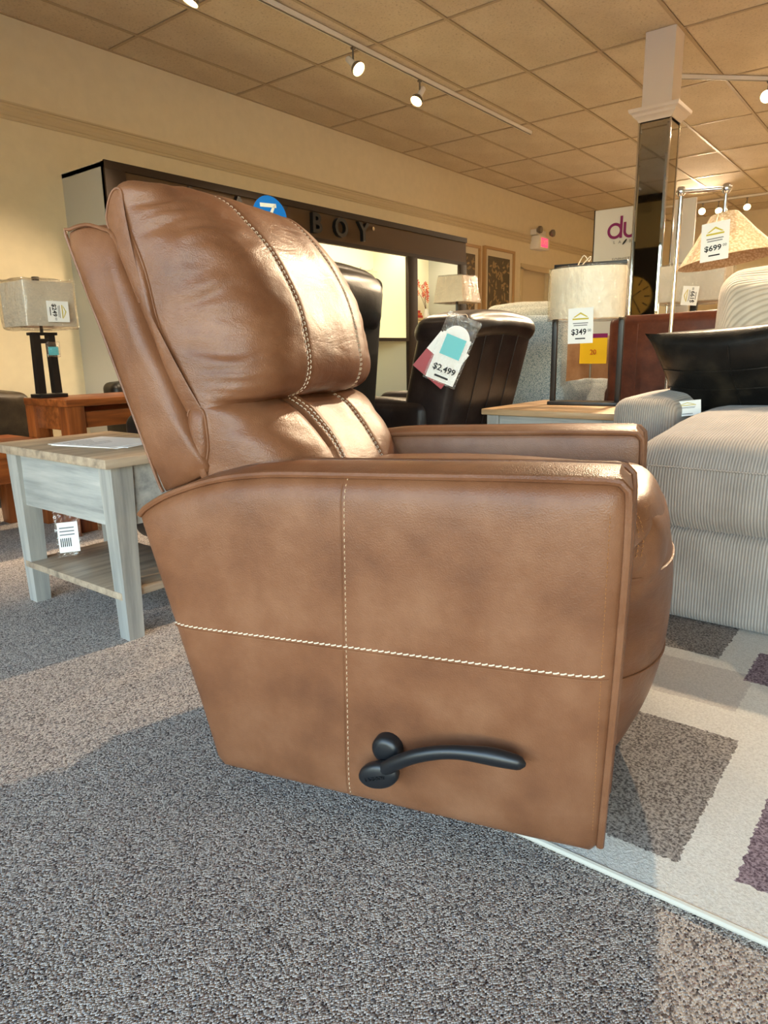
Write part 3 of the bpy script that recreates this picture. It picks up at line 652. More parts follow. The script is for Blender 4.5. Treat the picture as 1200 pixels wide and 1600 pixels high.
# ------------------------------------------------------------------ small builders
def price_card(name, label, M, w, h, price, cat_='price tag', sleeve=False, cord=None):
    t = thing(name, label, cat_, M.to_translation()); R = Matrix.Translation(-M.to_translation()) @ M
    def put(q, nm, mat, z): q.map(lambda a, b, c: R @ Vector((a, b, c+z))); return q.build(nm, mat, t, smooth=0)
    put(MB().box(-w/2, w/2, -h/2, h/2, -.0008, .0008), 'card', 'card', 0)
    put(MB().add([(-w*.30, h*.24, 0), (0, h*.38, 0), (w*.30, h*.24, 0), (w*.22, h*.24, 0), (0, h*.33, 0), (-w*.22, h*.24, 0)], [(0, 5, 4, 1), (1, 4, 3, 2)]), 'logo', 'logo_gold', .0013)
    put(MB().box(-w*.32, w*.32, h*.17, h*.215, 0, .0003), 'logo_bar', 'logo_gold', .001)
    for k in range(2): put(MB().box(-w*(.30-.03*k), w*(.30-.03*k), h*(.06-.06*k), h*(.085-.06*k), 0, .0003), 'print_line', 'sign_grey', .001)
    if price: text('price', price, w*.30, 'ink', t, R @ Matrix.Translation((-w*.06, -h*.18, .0015)), .0002, w*.006)
    if price: text('cents', '00', w*.14, 'ink', t, R @ Matrix.Translation((w*.36, -h*.14, .0015)), .0002)
    put(MB().box(-w*.20, w*.20, -h*.38, -h*.345, 0, .0003), 'print_line', 'ink', .001)
    if cord: MB().tube([R @ Vector((0, h*.46, 0)), Vector(cord)-M.to_translation()], .0014, 5).build('cord', 'thread', t)
    if sleeve: put(MB().rbox(-w*.58, w*.58, -h*.56, h*.62, -.003, .003, .002), 'sleeve', 'clear_sleeve', 0)
    return t
def legs(t, w, d, hgt, mat, r=.022, inset=.06):
    for sx in (-1, 1):
        for sy in (-1, 1): MB().rbox(sx*(w/2-inset)-r, sx*(w/2-inset)+r, sy*(d/2-inset)-r, sy*(d/2-inset)+r, 0, hgt, .004).build('foot', mat, t)
def sofa(name, label, cat_, loc, rz, w, d, mat, seat=.46, armh=.62, armw=.2, backh=.9, n=2, cush=.98, lean=.12, backt=.22, cmat=None, arms=(-1, 1), wig=.006, group=None):
    t = thing(name, label, cat_, loc, rz, group); cmat = cmat or mat
    def ws(x, y, z): return (x+wig*noise.noise((x*6, y*6, z*6)), y+wig*noise.noise((x*6+9, y*6, z*6)), z+wig*noise.noise((x*6, y*6+5, z*6)))
    legs(t, w, d, .06, 'black_metal')
    MB().soft(-w/2+armw*.5, w/2-armw*.5, -d/2+.03, d/2-.03, .055, seat-.14, .03, (0, 0, 0), 4).build('base', mat, t)
    for s in arms: MB().soft(s*(w/2-armw/2)-armw/2, s*(w/2-armw/2)+armw/2, -d/2, d/2-.06, .058, armh, .05, (.015, .015, .02), 8).map(ws).build('arm', mat, t)
    bk = MB().soft(-w/2+.02, w/2-.02, d/2-backt, d/2-.04, .30, backh, .05, (0, .02, .01), 10, lambda x, y, z: (x, y+lean*(z-.4), z)).map(ws).build('back', mat, t)
    cw = (w-2*armw)/n
    for i in range(n):
        x0 = -w/2+armw+i*cw
        MB().soft(x0+.004, x0+cw-.004, -d/2-.01, d/2-backt-.03, seat-.14, seat, .05, (0, .02, .025), 8).map(ws).build('seat_cushion', cmat, t)
        MB().soft(x0+.004, x0+cw-.004, d/2-backt-.16, d/2-backt+.02, seat-.01, cush, .07, (0, .04, .02), 8, lambda x, y, z: (x, y+lean*(z-.4), z)).map(ws).build('back_cushion', cmat, t)
    return t

# ------------------------------------------------------------------ grey side table with papers
gt = thing('side_table', 'weathered grey wood side table with a low shelf and papers on it', 'table', (1.215, 2.105, 0))
X0, X1, Y0, Y1 = -.185, .185, -.347, .347
MB().rbox(X0-.03, X1+.03, Y0, Y1, .525, .553, .004).build('table_top', 'grey_wood_top', gt)
for sx in (-1, 1):
    for sy in (-1, 1):
        cx, cy = sx*(X1-.035), sy*(Y1-.062); a, b = .034, .025
        MB().hexa([(cx-b, cy-b, 0), (cx+b, cy-b, 0), (cx+b, cy+b, 0), (cx-b, cy+b, 0)], [(cx-a, cy-a, .525), (cx+a, cy-a, .525), (cx+a, cy+a, .525), (cx-a, cy+a, .525)]).build('leg', 'grey_wood', gt, smooth=0)
for sx in (-1, 1): MB().rbox(sx*(X1-.028)-.012, sx*(X1-.028)+.012, Y0+.09, Y1-.09, .345, .525, .002).build('apron', 'grey_wood_rail', gt)
for sy in (-1, 1): MB().rbox(X0+.06, X1-.06, sy*(Y1-.055)-.012, sy*(Y1-.055)+.012, .345, .525, .002).build('apron', 'grey_wood_rail', gt)
MB().rbox(X0+.005, X1-.005, Y0+.05, Y1-.05, .125, .148, .003).build('shelf', 'grey_wood_top', gt)
for k, (dx, dy, r) in enumerate(((0, 0, .25), (.012, -.01, .33), (-.008, .012, .2))):
    o = MB().box(-.108, .108, -.14, .14, 0, .0012).build('paper_sheet', 'paper', smooth=0, loc=(1.22+dx, 2.10+dy, .5532+k*.0013), rot=(0, 0, r))
    tag(o, ['bottom loose white sheet of the papers on the grey side table', 'upper printed white sheet on the grey side table', 'middle white sheet of the papers on the grey side table'][(0, 2, 1)[k]], 'paper', 'papers on the side table')
    if k == 2:
        for q in range(5): MB().box(-.08, .03-.02*(q % 3), .10-.03*q, .104-.03*q, .0013, .0015).build('print_line', 'sign_grey', o, smooth=0)
ht = thing('hanging_tag', 'white barcode tag in clear plastic hanging under the grey side table', 'tag', (1.13, 2.27, .352), math.radians(-27)); MB().tube([(0, 0, 0), (0, 0, .172)], .0012, 5).build('string', 'thread', ht)
MB().box(-.04, .04, -.0016, .0016, -.19, 0).build('sleeve', 'clear_sleeve', ht, smooth=0); MB().box(-.032, .032, -.0026, -.0018, -.175, -.07).build('card', 'card', ht, smooth=0)
for k in range(6): MB().box(-.026+.006*k, -.023+.006*k, -.0032, -.0027, -.155, -.125).build('bar', 'ink', ht, smooth=0)
for k in range(3): MB().box(-.026, .02, -.0032, -.0027, -.115+.012*k, -.111+.012*k).build('print_line', 'sign_grey', ht, smooth=0)

# ------------------------------------------------------------------ rug
rg = tag(MB().rbox(.965, 3.9, -2.2, .575, .0005, .012, .004).build('area_rug', 'rug', smooth=40), 'cream area rug with grey and mauve rectangles under the recliner front', 'rug')
MB().tube([(.966, y, .007) for y in (-2.2, .575)], .006, 8).build('bound_edge', 'tape_white', rg)

# ------------------------------------------------------------------ corduroy sectional chaise
ch = thing('corduroy_chaise', 'grey beige corduroy chaise with a thick rounded seat and boxy arm', 'sofa', (2.1, -.2, 0))
def cw_(x, y, z): k = .006; return (x+k*noise.noise((x*5, y*5, z*5)), y, z+k*noise.noise((x*5, y*5+7, z*5)))
MB().soft(.02, 1.45, -1.2, .95, .0125, .295, .035, (.012, 0, 0), 14).build('base', CORD, ch)
MB().soft(-.005, 1.28, -1.18, .93, .285, .545, .10, (.012, .01, .02), 18, lambda x, y, z: (x, y, z+.055*max(0, (z-.285)/.26)*max(0, 1-((x-.68)/.68)**2))).map(cw_).build('seat_cushion', CORD, ch)
MB().soft(.585, 1.42, .955, 1.19, .013, .635, .05, (.012, .01, .018), 10).build('arm', CORD, ch)
MB().soft(1.27, 1.52, -1.2, 1.12, .25, .82, .06, (0, 0, .01), 10).build('back', CORD, ch)
MB().tube([(-.0095, y, .485) for y in (-1.1, .85)], .0022, 6).build('seam', CORD, ch)
bp = MB().soft(-.30, .30, -.09, .09, -.27, .27, .085, (0, .06, .02), 12)
bp.map(lambda x, y, z: (y*1.0+.16*z, -x, z)); tag(bp.build('back_pillow', CORDB, smooth=60, loc=(3.25, .47, .855)), 'plump cream corduroy back pillow behind the black leather pillow', 'pillow')
# black leather throw pillow
def throw(x, y, z): return (x, y, z)
pm = []
N = 26
for sgn in (1, -1):
    rows = []
    for i in range(N+1):
        row = []
        for j in range(N+1):
            u, v = -1+2*i/N, -1+2*j/N
            e = (1-u*u)*(1-v*v); pin = 1-.10*(1-u*u)*(v*v) ; pin2 = 1-.10*(1-v*v)*(u*u)
            th = .085*max(0, e)**.42
            wr = .006*noise.noise((u*3, v*3, sgn*4))*e
            row.append((u*.30*pin2, sgn*(th+wr), v*.215*pin))
        rows.append(row)
    pm.append(rows)
tp = MB().grid(pm[0]); tp.grid(pm[1])
ROT = Matrix.Rotation(math.radians(-97), 3, 'Z') @ Matrix.Rotation(math.radians(38), 3, 'X') @ Matrix.Rotation(math.radians(-4), 3, 'Y')
tp.map(lambda x, y, z: ROT @ Vector((x, y, z)))
TP = tag(tp.build('throw_pillow', PILB, smooth=60, loc=(2.98, .622, .728)), 'black leather throw pillow with painted golden sheen and a white tag on the corduroy chaise', 'pillow')
sm = MB()
for v0 in (-.06, .34): sm.tube([ROT @ Vector((u*.30, -(.085*((1-u*u)*(1-v0*v0))**.42+.001), v0*.215)) for u in [-.80+.05*k for k in range(33)]], .0022, 6); sm.build('seam', PILB, TP); sm = MB()
sm.tube([ROT @ Vector((.1*.30, -(.085*((1-.01)*(1-v*v))**.42+.001), v*.215)) for v in [-.80+.05*k for k in range(33)]], .0022, 6); sm.build('seam', PILB, TP)
pt_ = price_card('pillow_tag', 'small white tag lying against the black leather pillow', frame(atx(1074, 638, 2.80), (.15, -1, .12), (.35, 0, 1)), .095, .06, '')

# ------------------------------------------------------------------ wood table with black frame lamp
wt = thing('end_table', 'end table with pale oak top between the recliner and the sofas', 'table', (3.17, 1.335, 0))
MB().rbox(-.33, .33, -.325, .325, .535, .562, .004).build('table_top', 'oak_top', wt)
for sx in (-1, 1):
    for sy in (-1, 1): MB().rbox(sx*.28-.03, sx*.28+.03, sy*.275-.03, sy*.275+.03, 0, .535, .003).build('leg', 'grey_wood', wt)
for sx in (-1, 1): MB().box(sx*.285-.01, sx*.285+.01, -.25, .25, .44, .535).build('apron', 'grey_wood_rail', wt, smooth=0)
for sy in (-1, 1): MB().box(-.25, .25, sy*.28-.01, sy*.28+.01, .44, .535).build('apron', 'grey_wood_rail', wt, smooth=0)
fl = thing('table_lamp', 'black open frame table lamp with cream drum shade in plastic', 'lamp', (3.26, 1.335, .5625), math.radians(8))
b = .012
MB().rbox(-.06, .06, -.165, .165, 0, .016, .002).build('base', 'black_metal', fl)
for s in (-1, 1): MB().rbox(-.012, .012, s*.155-b, s*.155+b, .014, .642, .002).build('upright', 'black_metal', fl)
MB().rbox(-.012, .012, -.167, .167, .628, .652, .002).build('top_bar', 'black_metal', fl)
MB().tube([(0, 0, .65), (0, 0, .55)], .006).build('socket_stem', 'black_metal', fl)
MB().lathe([(.165, .40), (.168, .41), (.168, .615), (.165, .625), (.160, .615), (.160, .41), (.165, .40)], 40, (-.03, 0, 0), .55, 1.03).build('shade', 'shade_cream', fl)
def crumple(a, k=.006, f=14): return lambda x, y, z: (x+k*noise.noise((x*f*1.6, y*f*1.6, z*f*.35)), y+k*noise.noise((x*f*1.6+4, y*f*1.6, z*f*.35)), z+k*noise.noise((x*f, y*f+8, z*f*.5)))
MB().lathe([(.02, .640), (.10, .637), (.176, .630), (.178, .52), (.177, .392), (.10, .386)], 48, (-.03, 0, 0), .58, 1.03).map(crumple(0)).build('plastic_wrap', 'clear_wrap', fl)
MB().tube(interp([(-.10, .03, .634), (-.12, .0, .67), (-.11, -.02, .645), (-.12, -.03, .665), (-.10, .01, .634)], 30), .0025, 6).build('tie', 'thread', fl)
price_card('price_tag', 'white $349 price tag hanging on the drum shade lamp', frame(atx(907, 509, 3.10), (0, -1, .02), (0, 0, 1)), .118, .155, '$349')

# ------------------------------------------------------------------ chrome floor lamp with woven cone shade
fo = thing('floor_lamp', 'chrome floor lamp with woven cone shade hanging from its arm', 'lamp', (3.70, 1.085, 0))
MB().lathe([(0, 0), (.13, 0), (.13, .012), (.02, .022), (.012, .04)], 32).build('base', 'chrome', fo)
MB().tube([(0, 0, .03), (0, -.005, 1.535)], .0105, 12).build('pole', 'chrome', fo)
AX = Vector((0, -.205, 1.53))
MB().tube([(0, 0, 1.55), (0, -.21, 1.535)], .010, 10).build('arm', 'chrome', fo)
for p in ((0, -.003, 1.55), (0, -.205, 1.535)): MB().lathe([(0, -.024), (.014, -.021), (.021, -.010), (.022, .0), (.021, .010), (.014, .021), (0, .024)], 18, p).build('joint', 'chrome', fo)
MB().tube([(0, -.205, 1.52), (0, -.205, 1.40)], .008, 10).build('stem', 'chrome', fo)
sh = MB().lathe([(.055, 0), (.062, -.004), (.13, -.10), (.215, -.205), (.218, -.21), (.210, -.205), (.125, -.10), (.055, -.006)], 44)
SR = Matrix.Rotation(math.radians(-9), 3, 'X')
sh.map(lambda x, y, z: Vector((0, -.205, 1.425)) + SR @ Vector((x, y, z))); sh.build('shade', 'wicker', fo)
MB().lathe([(0, .03), (.024, .02), (.03, 0), (.02, -.025), (0, -.034)], 16, (0, -.21, 1.34)).build('bulb', 'card', fo)
price_card('price_tag', 'white $699 price tag hanging on the woven cone shade', frame(atx(1117, 377, 3.44), (0, -1, .10), (.30, -.18, 1)), .115, .175, '$699', cord=(3.66, .895, 1.425))

# ------------------------------------------------------------------ dark recliners behind
def back_recliner(name, label, loc, w, mat, backh, lean, thick, roll, panel=None, seams=0):
    t = thing(name, label, 'recliner', loc, PI)      # faces +Y in the room: local front is -Y
    d = .86
    MB().lathe([(.26, 0), (.26, .02), (.05, .03), (.05, .09), (0, .09)], 28).build('swivel_base', 'black_metal', t)
    MB().soft(-w/2+.08, w/2-.08, -d/2+.02, d/2-.12, .08, .34, .03, (0, 0, 0), 4).build('body', mat, t)
    for s in (-1, 1): MB().soft(s*(w/2-.08)-.08, s*(w/2-.08)+.08, -d/2, d/2-.14, .08, .60, .05, (.012, .01, .015), 8).build('arm', mat, t)
    MB().soft(-w/2+.165, w/2-.165, -d/2-.02, d/2-.22, .33, .48, .05, (0, .02, .02), 8).build('seat_cushion', mat, t)
    yb = d/2-.06
    def L(x, y, z): return (x*(1+.05*(z-.45)), y+lean*(z-.45), z)
    bk = MB().soft(-w/2+.03, w/2-.03, yb-thick, yb, .36, backh-.03, .035, (.006, .01, 0), 10, L).build('back', panel or mat, t)
    rl = MB().soft(-w/2+.02, w/2-.02, yb-thick-.05*roll, yb+.012, backh-.14*roll-.02, backh+.012, .055+.02*roll, (.01, .03*roll, .012), 12, L)
    rl.map(lambda x, y, z: (x, y+.008*noise.noise((x*7, 1, z*7)), z-.03*(x/(w/2))**2)); rl.build('headrest', mat, t)
    for k in range(seams):
        x = (-.5+(k+1)/(seams+1))*(w-.1)
        MB().tube([L(x, yb+.011*(1-(x/(w/2))**2), z) for z in (.42, .6, .8, backh-.07)], .0022, 6).build('seam', mat, bk)
    return t
back_recliner('recliner', 'black leather recliner with puffy headrest and flat black back', (1.93, 2.19, 0), .70, BLK, 1.14, .10, .24, 1.6, 'matte_black_cloth')
nv = back_recliner('recliner', 'dark espresso leather recliner with seamed back and clear plastic tag', (2.97, 2.12, 0), .70, NAVY, .99, .26, .26, .7, None, 3)
vt = thing('sleeve_tag', 'clear plastic price sleeve with teal square hanging on the espresso recliner', 'price tag', atx(706, 547, 2.50))
MV = frame((0, 0, 0), rt*.94-up*.34, up*.94+rt*.34)
MV = MV @ Matrix.Rotation(math.radians(-3), 4, 'Z')
def pv(q, nm, mat, z): q.map(lambda a, b, c: MV @ Vector((a, b, c+z))); return q.build(nm, mat, vt, smooth=0)
pv(MB().rbox(-.072, .072, -.145, .145, -.003, .003, .002), 'sleeve', 'clear_sleeve', .006)
pv(MB().rbox(-.074, .074, .12, .142, -.002, .002, .001), 'sleeve_seal', 'clear_wrap', .012)
pv(MB().box(-.062, .062, -.138, .06, -.0008, .0008), 'card', 'card', .0035)
pv(MB().disc((0, .045, 0), .056, 28, 'Z', .001), 'round_card', 'card', .0045)
pv(MB().box(-.045, .042, -.03, .055, -.0006, .0006), 'teal_square', 'tag_teal', .0105)
q = MB().box(-.085, .07, -.15, -.06, -.001, .001); RQ = Matrix.Rotation(math.radians(-18), 3, 'Z'); q.map(lambda a, b, c: RQ @ Vector((a, b, c))); pv(q, 'red_card', 'tag_red', -.002)
q = MB().box(-.085, .07, -.06, .03, -.001, .001); q.map(lambda a, b, c: RQ @ Vector((a, b, c))); pv(q, 'white_card', 'card', -.002)
CO = vt.location; MB().tube(interp([tuple(MV @ Vector((.01, .142, .004))), (2.60-CO.x, 1.60-CO.y, .975-CO.z), (2.66-CO.x, 1.68-CO.y, .975-CO.z)], 14), .0015, 6).build('cord', 'thread', vt)
text('price', '$2,499', .036, 'ink', vt, MV @ Matrix.Translation((.0, -.085, .0108)), .0002, .0006)
pv(MB().box(-.03, .03, -.122, -.114, 0, .0004), 'print_line', 'ink', .0108)

# ------------------------------------------------------------------ sofas farther back
sofa('armchair', 'pale blue tweed armchair seen from behind beside the espresso recliner', 'chair', (4.32, 2.11, 0), PI/2, .74, .95, 'blue_tweed', backh=1.02, cush=1.10, cmat='cream_tweed', lean=-.02, armh=.62, backt=.20, n=1, armw=.10)
sofa('sofa', 'chestnut brown leather sofa seen from behind the floor lamp', 'sofa', (4.36, .46, 0), PI/2, 2.10, .95, BRN, backh=1.0, cush=.99, n=3, lean=.03, armh=.62)
for yy in (1.30, .9): MB().tube([(3.855, yy, .95), (3.865, yy, .45)], .003, 6).build('seam', BRN, bpy.data.objects['sofa']).matrix_parent_inverse = Matrix.Rotation(-PI/2, 4, 'Z') @ Matrix.Translation((-4.36, -.46, 0))
sofa('recliner', 'beige leather recliner with rounded arms behind the black frame lamp', 'recliner', (5.50, 2.56, 0), math.radians(160), .80, .85, BEI, backh=.92, cush=.98, n=1, lean=.15)
yt = thing('sale_tag', 'yellow sale tag with purple band hanging near the beige recliner', 'tag', (4.97, 2.0, .60))
MB().lathe([(.0, -.60), (.10, -.60), (.10, -.585), (.008, -.575), (.008, .30), (0, .30)], 20).build('stand', 'steel', yt)
MB().box(-.002, .002, -.12, .08, .12, .30).build('yellow_card', 'tag_yellow', yt, smooth=0, loc=(-.012, 0, 0)); MB().box(-.002, .002, -.12, .08, .30, .33).build('purple_band', 'sign_purple', yt, smooth=0, loc=(-.012, 0, 0))
text('lettering', '20', .05, 'flower_red', yt, frame((-.0155, -.02, .20), (0, -1, 0), (0, 0, 1)), .0003)

def simple_table(label, loc, w, d, h, m='chestnut_wood'):
    t = thing('end_table', label, 'table', loc)
    MB().rbox(-w/2, w/2, -d/2, d/2, h-.035, h, .004).build('table_top', m, t)
    for sx in (-1, 1):
        for sy in (-1, 1): MB().rbox(sx*(w/2-.04)-.03, sx*(w/2-.04)+.03, sy*(d/2-.04)-.03, sy*(d/2-.04)+.03, 0, h-.035, .003).build('leg', 'chestnut_leg', t)
    for sy in (-1, 1): MB().box(-w/2+.06, w/2-.06, sy*(d/2-.035)-.01, sy*(d/2-.035)+.01, h-.11, h-.035).build('apron', m, t, smooth=0)
    for sx in (-1, 1): MB().box(sx*(w/2-.035)-.01, sx*(w/2-.035)+.01, -d/2+.06, d/2-.06, h-.11, h-.035).build('apron', m, t, smooth=0)
    return t
# lamp with rectangular wrapped shade behind the brown sofa
simple_table('brown end table behind the chestnut sofa under a wrapped lamp', (5.20, 1.36, 0), .45, .50, .62)
wl_ = thing('table_lamp', 'table lamp with grey box shade in crinkled plastic behind the chestnut sofa', 'lamp', (5.12, 1.36, .62))
MB().rbox(-.07, .07, -.07, .07, 0, .02, .003).build('base', 'black_metal', wl_); MB().rbox(-.02, .02, -.02, .02, .02, .50, .003).build('post', 'black_metal', wl_)
def box_shade(t, hx, hy, z0, z1, m):
    q = MB()
    for k in (0, .004): q.grid([[(sx*(hx-k), sy*(hy-k), z) for sx, sy in ((-1, -1), (1, -1), (1, 1), (-1, 1))] for z in (z0, z1)], wv=True)
    q.build('shade', m, t, smooth=0)
    MB().soft(-hx-.012, hx+.012, -hy-.012, hy+.012, z0-.012, z1+.012, .012, (.004, .004, .004), 12).map(crumple(0, .010, 18)).build('plastic_wrap', 'clear_wrap', t)
box_shade(wl_, .12, .20, .50, .73, 'shade_grey')
price_card('price_tag', 'sideways white price tag on the wrapped box shade behind the chestnut sofa', frame(atx(1078, 462, 4.955), (.0, -.1, 1), (0, 1, .1)), .12, .10, '$199')
# lamp with tapered square shade by the display unit
simple_table('brown end table between the tweed armchair and the display unit', (5.24, 3.32, 0), .40, .40, .62)
sq = thing('table_lamp', 'table lamp with tapered cream square shade by the display unit', 'lamp', (5.22, 3.30, .62))
MB().rbox(-.06, .06, -.06, .06, 0, .02, .003).build('base', 'black_metal', sq); MB().tube([(0, 0, .02), (0, 0, .63)], .012).build('post', 'black_metal', sq)
q = MB()
for k in (0, .004): q.grid([[(sx*(h-k), sy*(h-k), z) for sx, sy in ((-1, -1), (1, -1), (1, 1), (-1, 1))] for h, z in ((.145, .605), (.115, .815))], wv=True)
q.build('shade', 'shade_cream', sq, smooth=0)
q = MB().soft(-.15, .15, -.15, .15, .60, .825, .01, (.003, .003, .003), 10, lambda x, y, z: (x*(1-.9*(z-.6)), y*(1-.9*(z-.6)), z)).map(crumple(0, .006, 20)); q.build('plastic_wrap', 'clear_wrap', sq)

# ------------------------------------------------------------------ collection sign board
sb = thing('sign_board', 'tall white sign board with purple lettering behind the mirrored column', 'sign', (6.6, 2.25, 0))
MB().rbox(0, .03, -.45, .43, .04, 2.06, .003).build('board', 'sign_white', sb)
MB().box(-.004, .034, .43, .437, .04, 2.063).build('frame_edge', 'black_metal', sb, smooth=0); MB().box(-.15, .18, -.40, -.34, 0, .04).build('foot', 'black_metal', sb, smooth=0); MB().box(-.15, .18, .32, .38, 0, .04).build('foot', 'black_metal', sb, smooth=0)
def ringm(cy, cz, r, wd, a0, a1, n=36):
    rows = []
    for k in range(n+1):
        a = a0+(a1-a0)*k/n; rows.append([(-.004, cy-rr*math.cos(a), cz+rr*math.sin(a)) for rr in (r-wd/2, r+wd/2)])
    return MB().grid(rows)
q = ringm(.236, 1.865, .057, .024, 0, 2*PI); q.box(-.0045, -.0035, .236-.057-.012, .236-.057+.012, 1.80, 1.988); q.build('letter', 'sign_purple', sb, smooth=0)
q = ringm(.100, 1.853, .046, .024, PI, 2*PI); q.box(-.0045, -.0035, .100+.046-.012, .100+.046+.012, 1.853, 1.932); q.box(-.0045, -.0035, .100-.046-.012, .100-.046+.012, 1.80, 1.932); q.build('letter', 'sign_purple', sb, smooth=0)
ringm(-.030, 1.865, .057, .024, 0, 2*PI).build('letter', 'sign_purple', sb, smooth=0)
TX = lambda y, z: frame((-.004, y, z), (0, -1, 0), (0, 0, 1))
for s, y in (('L', .236), ('A', .186), ('B', .090), ('O', .040), ('Y', -.010)): text('small_letter', s, .036, 'sign_grey', sb, TX(y, 1.765), .0004)
q = MB().disc((-.005, .140, 1.763), .010, 20, 'X', .002, .024); q.map(lambda x, y, z: (x, y-(z-1.763)*.7, z)); q.build('leaf_mark', 'ink', sb)
text('tagline', 'SOPHISTICATED', .040, 'sign_grey', sb, TX(.250, 1.615), .0004, 0, 'LEFT', 1.1)
# ------------------------------------------------------------------ display unit on the left wall
YF = 4.629; HX0, HX1 = 2.852, 7.51
du = thing('display_unit', 'long brown display unit with raised black letters and lit niches', 'cabinet', (0, 0, 0))
MB().box(HX0, HX0+.03, YF+.02, YW, 0, 2.122).build('side_panel', 'hutch_side', du, smooth=0)
MB().box(HX1-.03, HX1, YF+.02, YW, 0, 2.10).build('side_panel', 'hutch_side', du, smooth=0)
MB().box(HX0, HX1, YF+.02, YW, 2.09, 2.118).build('top_panel', 'hutch_side', du, smooth=0)
MB().box(HX0+.03, HX1-.03, YW-.03, YW-.01, 0, 2.09).build('back_panel', 'hutch_inside', du, smooth=0)
hd = MB().box(HX0, HX1, YF, YF+.03, 1.82, 2.122).build('header', 'hutch_panel', du, smooth=0)
MB().box(HX0, HX1, YF-.016, YF, 2.075, 2.128).build('header_moulding', 'hutch_brown', hd, smooth=0); MB().box(HX0, HX1, YF-.012, YF, 1.82, 1.855).build('header_moulding', 'hutch_brown', hd, smooth=0)
for a, b in ((HX0, HX0+.16), (6.33, 6.50), (7.37, HX1)): MB().rbox(a, b, YF-.014, YF+.03, 0, 1.822 if a > HX0 else 2.122, .004).build('stile', 'hutch_brown', du)
MB().box(HX0+.16, 7.37, YF-.012, YF+.05, .94, .975).build('mid_rail', 'hutch_brown', du, smooth=0)
MB().box(HX0+.03, HX1-.03, YF+.05, YW-.03, .95, .972).build('counter', 'hutch_inside', du, smooth=0)
MB().box(6.395, 6.43, YF+.03, YW-.03, 0, 2.09).build('divider', 'hutch_inside', du, smooth=0)
for s, x in (('L', 3.56), ('A', 4.00), ('Z', 4.46), ('B', 4.90), ('O', 5.235), ('Y', 5.565)):
    text('raised_letter', s, .235, 'black_plastic', du, frame((x, YF-.022, 1.966), (1, 0, 0), (0, 0, 1)), .020, .006)
MB().disc((5.735, YF-.012, 2.025), .018, 16, 'Y', .02).build('silver_dot', 'chrome', du)
MB().box(6.52, 7.36, YW-.20, YW-.03, 1.20, 1.222).build('shelf', 'shelf_oak', du, smooth=0)
for a, b in ((3.1, 6.3), (6.55, 7.3)):
    tb = MB().tube([(a, YF+.08, 2.04), (b, YF+.08, 2.04)], .013, 10).build('light_tube', 'card', du)
    L = bpy.data.lights.new('niche_light', 'AREA'); L.shape = 'RECTANGLE'; L.size = b-a; L.size_y = .04; L.energy = 8*(b-a); L.color = (1, .90, .62)
    lo = bpy.data.objects.new('niche_light', L); COL.objects.link(lo); lo.location = ((a+b)/2, YF+.10, 2.02); lo.rotation_euler = (math.radians(18), 0, 0); lo.parent = du
MB().tube([(5.3, YW-.10, 1.70), (6.36, YW-.10, 1.70)], .010, 8).build('hanging_rod', 'chrome', du)
for k in range(5): MB().tube([(5.4+.2*k, YW-.03, 1.70), (5.4+.2*k, YW-.16, 1.70), (5.4+.2*k, YW-.17, 1.72)], .005, 6).build('hook', 'chrome', du)
MB().tube([(6.43, YF+.18, .885), (7.40, YF+.18, .885)], .010, 8).build('hanging_rod', 'chrome', du)
for k in range(4):
    x = 6.56+.11*k
    hg = thing('sample_hanger', 'black hanger with a clear sample bag under the display unit counter', 'hanger', (x, YF+.18, .885), math.radians(20), 'sample hangers')
    MB().tube(interp([(0, 0, -.03), (.02, 0, .0), (.012, 0, .018), (-.008, 0, .016), (-.010, 0, .004)], 20), .003, 6).build('hook', 'black_plastic', hg)
    MB().tube(interp([(-.10, 0, -.085), (-.06, 0, -.05), (0, 0, -.035), (.06, 0, -.05), (.10, 0, -.085)], 20), .009, 8).build('shoulder', 'black_plastic', hg)
    MB().box(-.09, .09, -.004, .004, -.40, -.08).build('sample_bag', 'clear_sleeve', hg, smooth=0); MB().box(-.06, .06, -.002, .002, -.38, -.16).build('sample_card', 'card', hg, smooth=0)
for k, (m, w, z, lab) in enumerate((('book_red', .30, 1.2225, 'wide red book lying at the bottom of the shelf stack'), ('book_orange', .26, 1.2535, 'orange book in the middle of the shelf stack'), ('book_red', .20, 1.2815, 'small red book on top of the shelf stack'))):
    o = thing('book', lab, 'book', (6.98, YW-.115, z)); h = .029-.002*k
    MB().box(-w/2, w/2, -.07, .07, 0, .003).box(-w/2, w/2, -.07, .07, h-.003, h).box(-w/2, w/2, -.07, -.066, .003, h-.003).build('cover', m, o, smooth=0)
    MB().box(-w/2+.004, w/2-.004, -.066, .066, .003, h-.003).build('pages', 'paper', o, smooth=0)
cv = thing('canvas_print', 'leaning canvas with yellow top and grey bottom in the lit niche', 'picture', (6.70, YW-.13, 1.2225))
MB().box(-.10, .10, .0, .02, .20, .56).build('yellow_field', 'canvas_yellow', cv, smooth=0); MB().box(-.10, .10, .0, .02, .0, .20).build('grey_field', 'canvas_grey', cv, smooth=0)
MB().box(.10, .112, -.004, .024, 0, .56).build('frame_edge', 'black_metal', cv, smooth=0)
orc = thing('orchid_stems', 'red and orange flowering stems in a small vase in the lit niche', 'plant', (6.90, YW-.16, 1.2225))
MB().lathe([(0, 0), (.03, 0), (.036, .04), (.022, .09), (.026, .11)], 18, (.33, -.005, 0)).build('vase', 'card', orc)
random.seed(3)
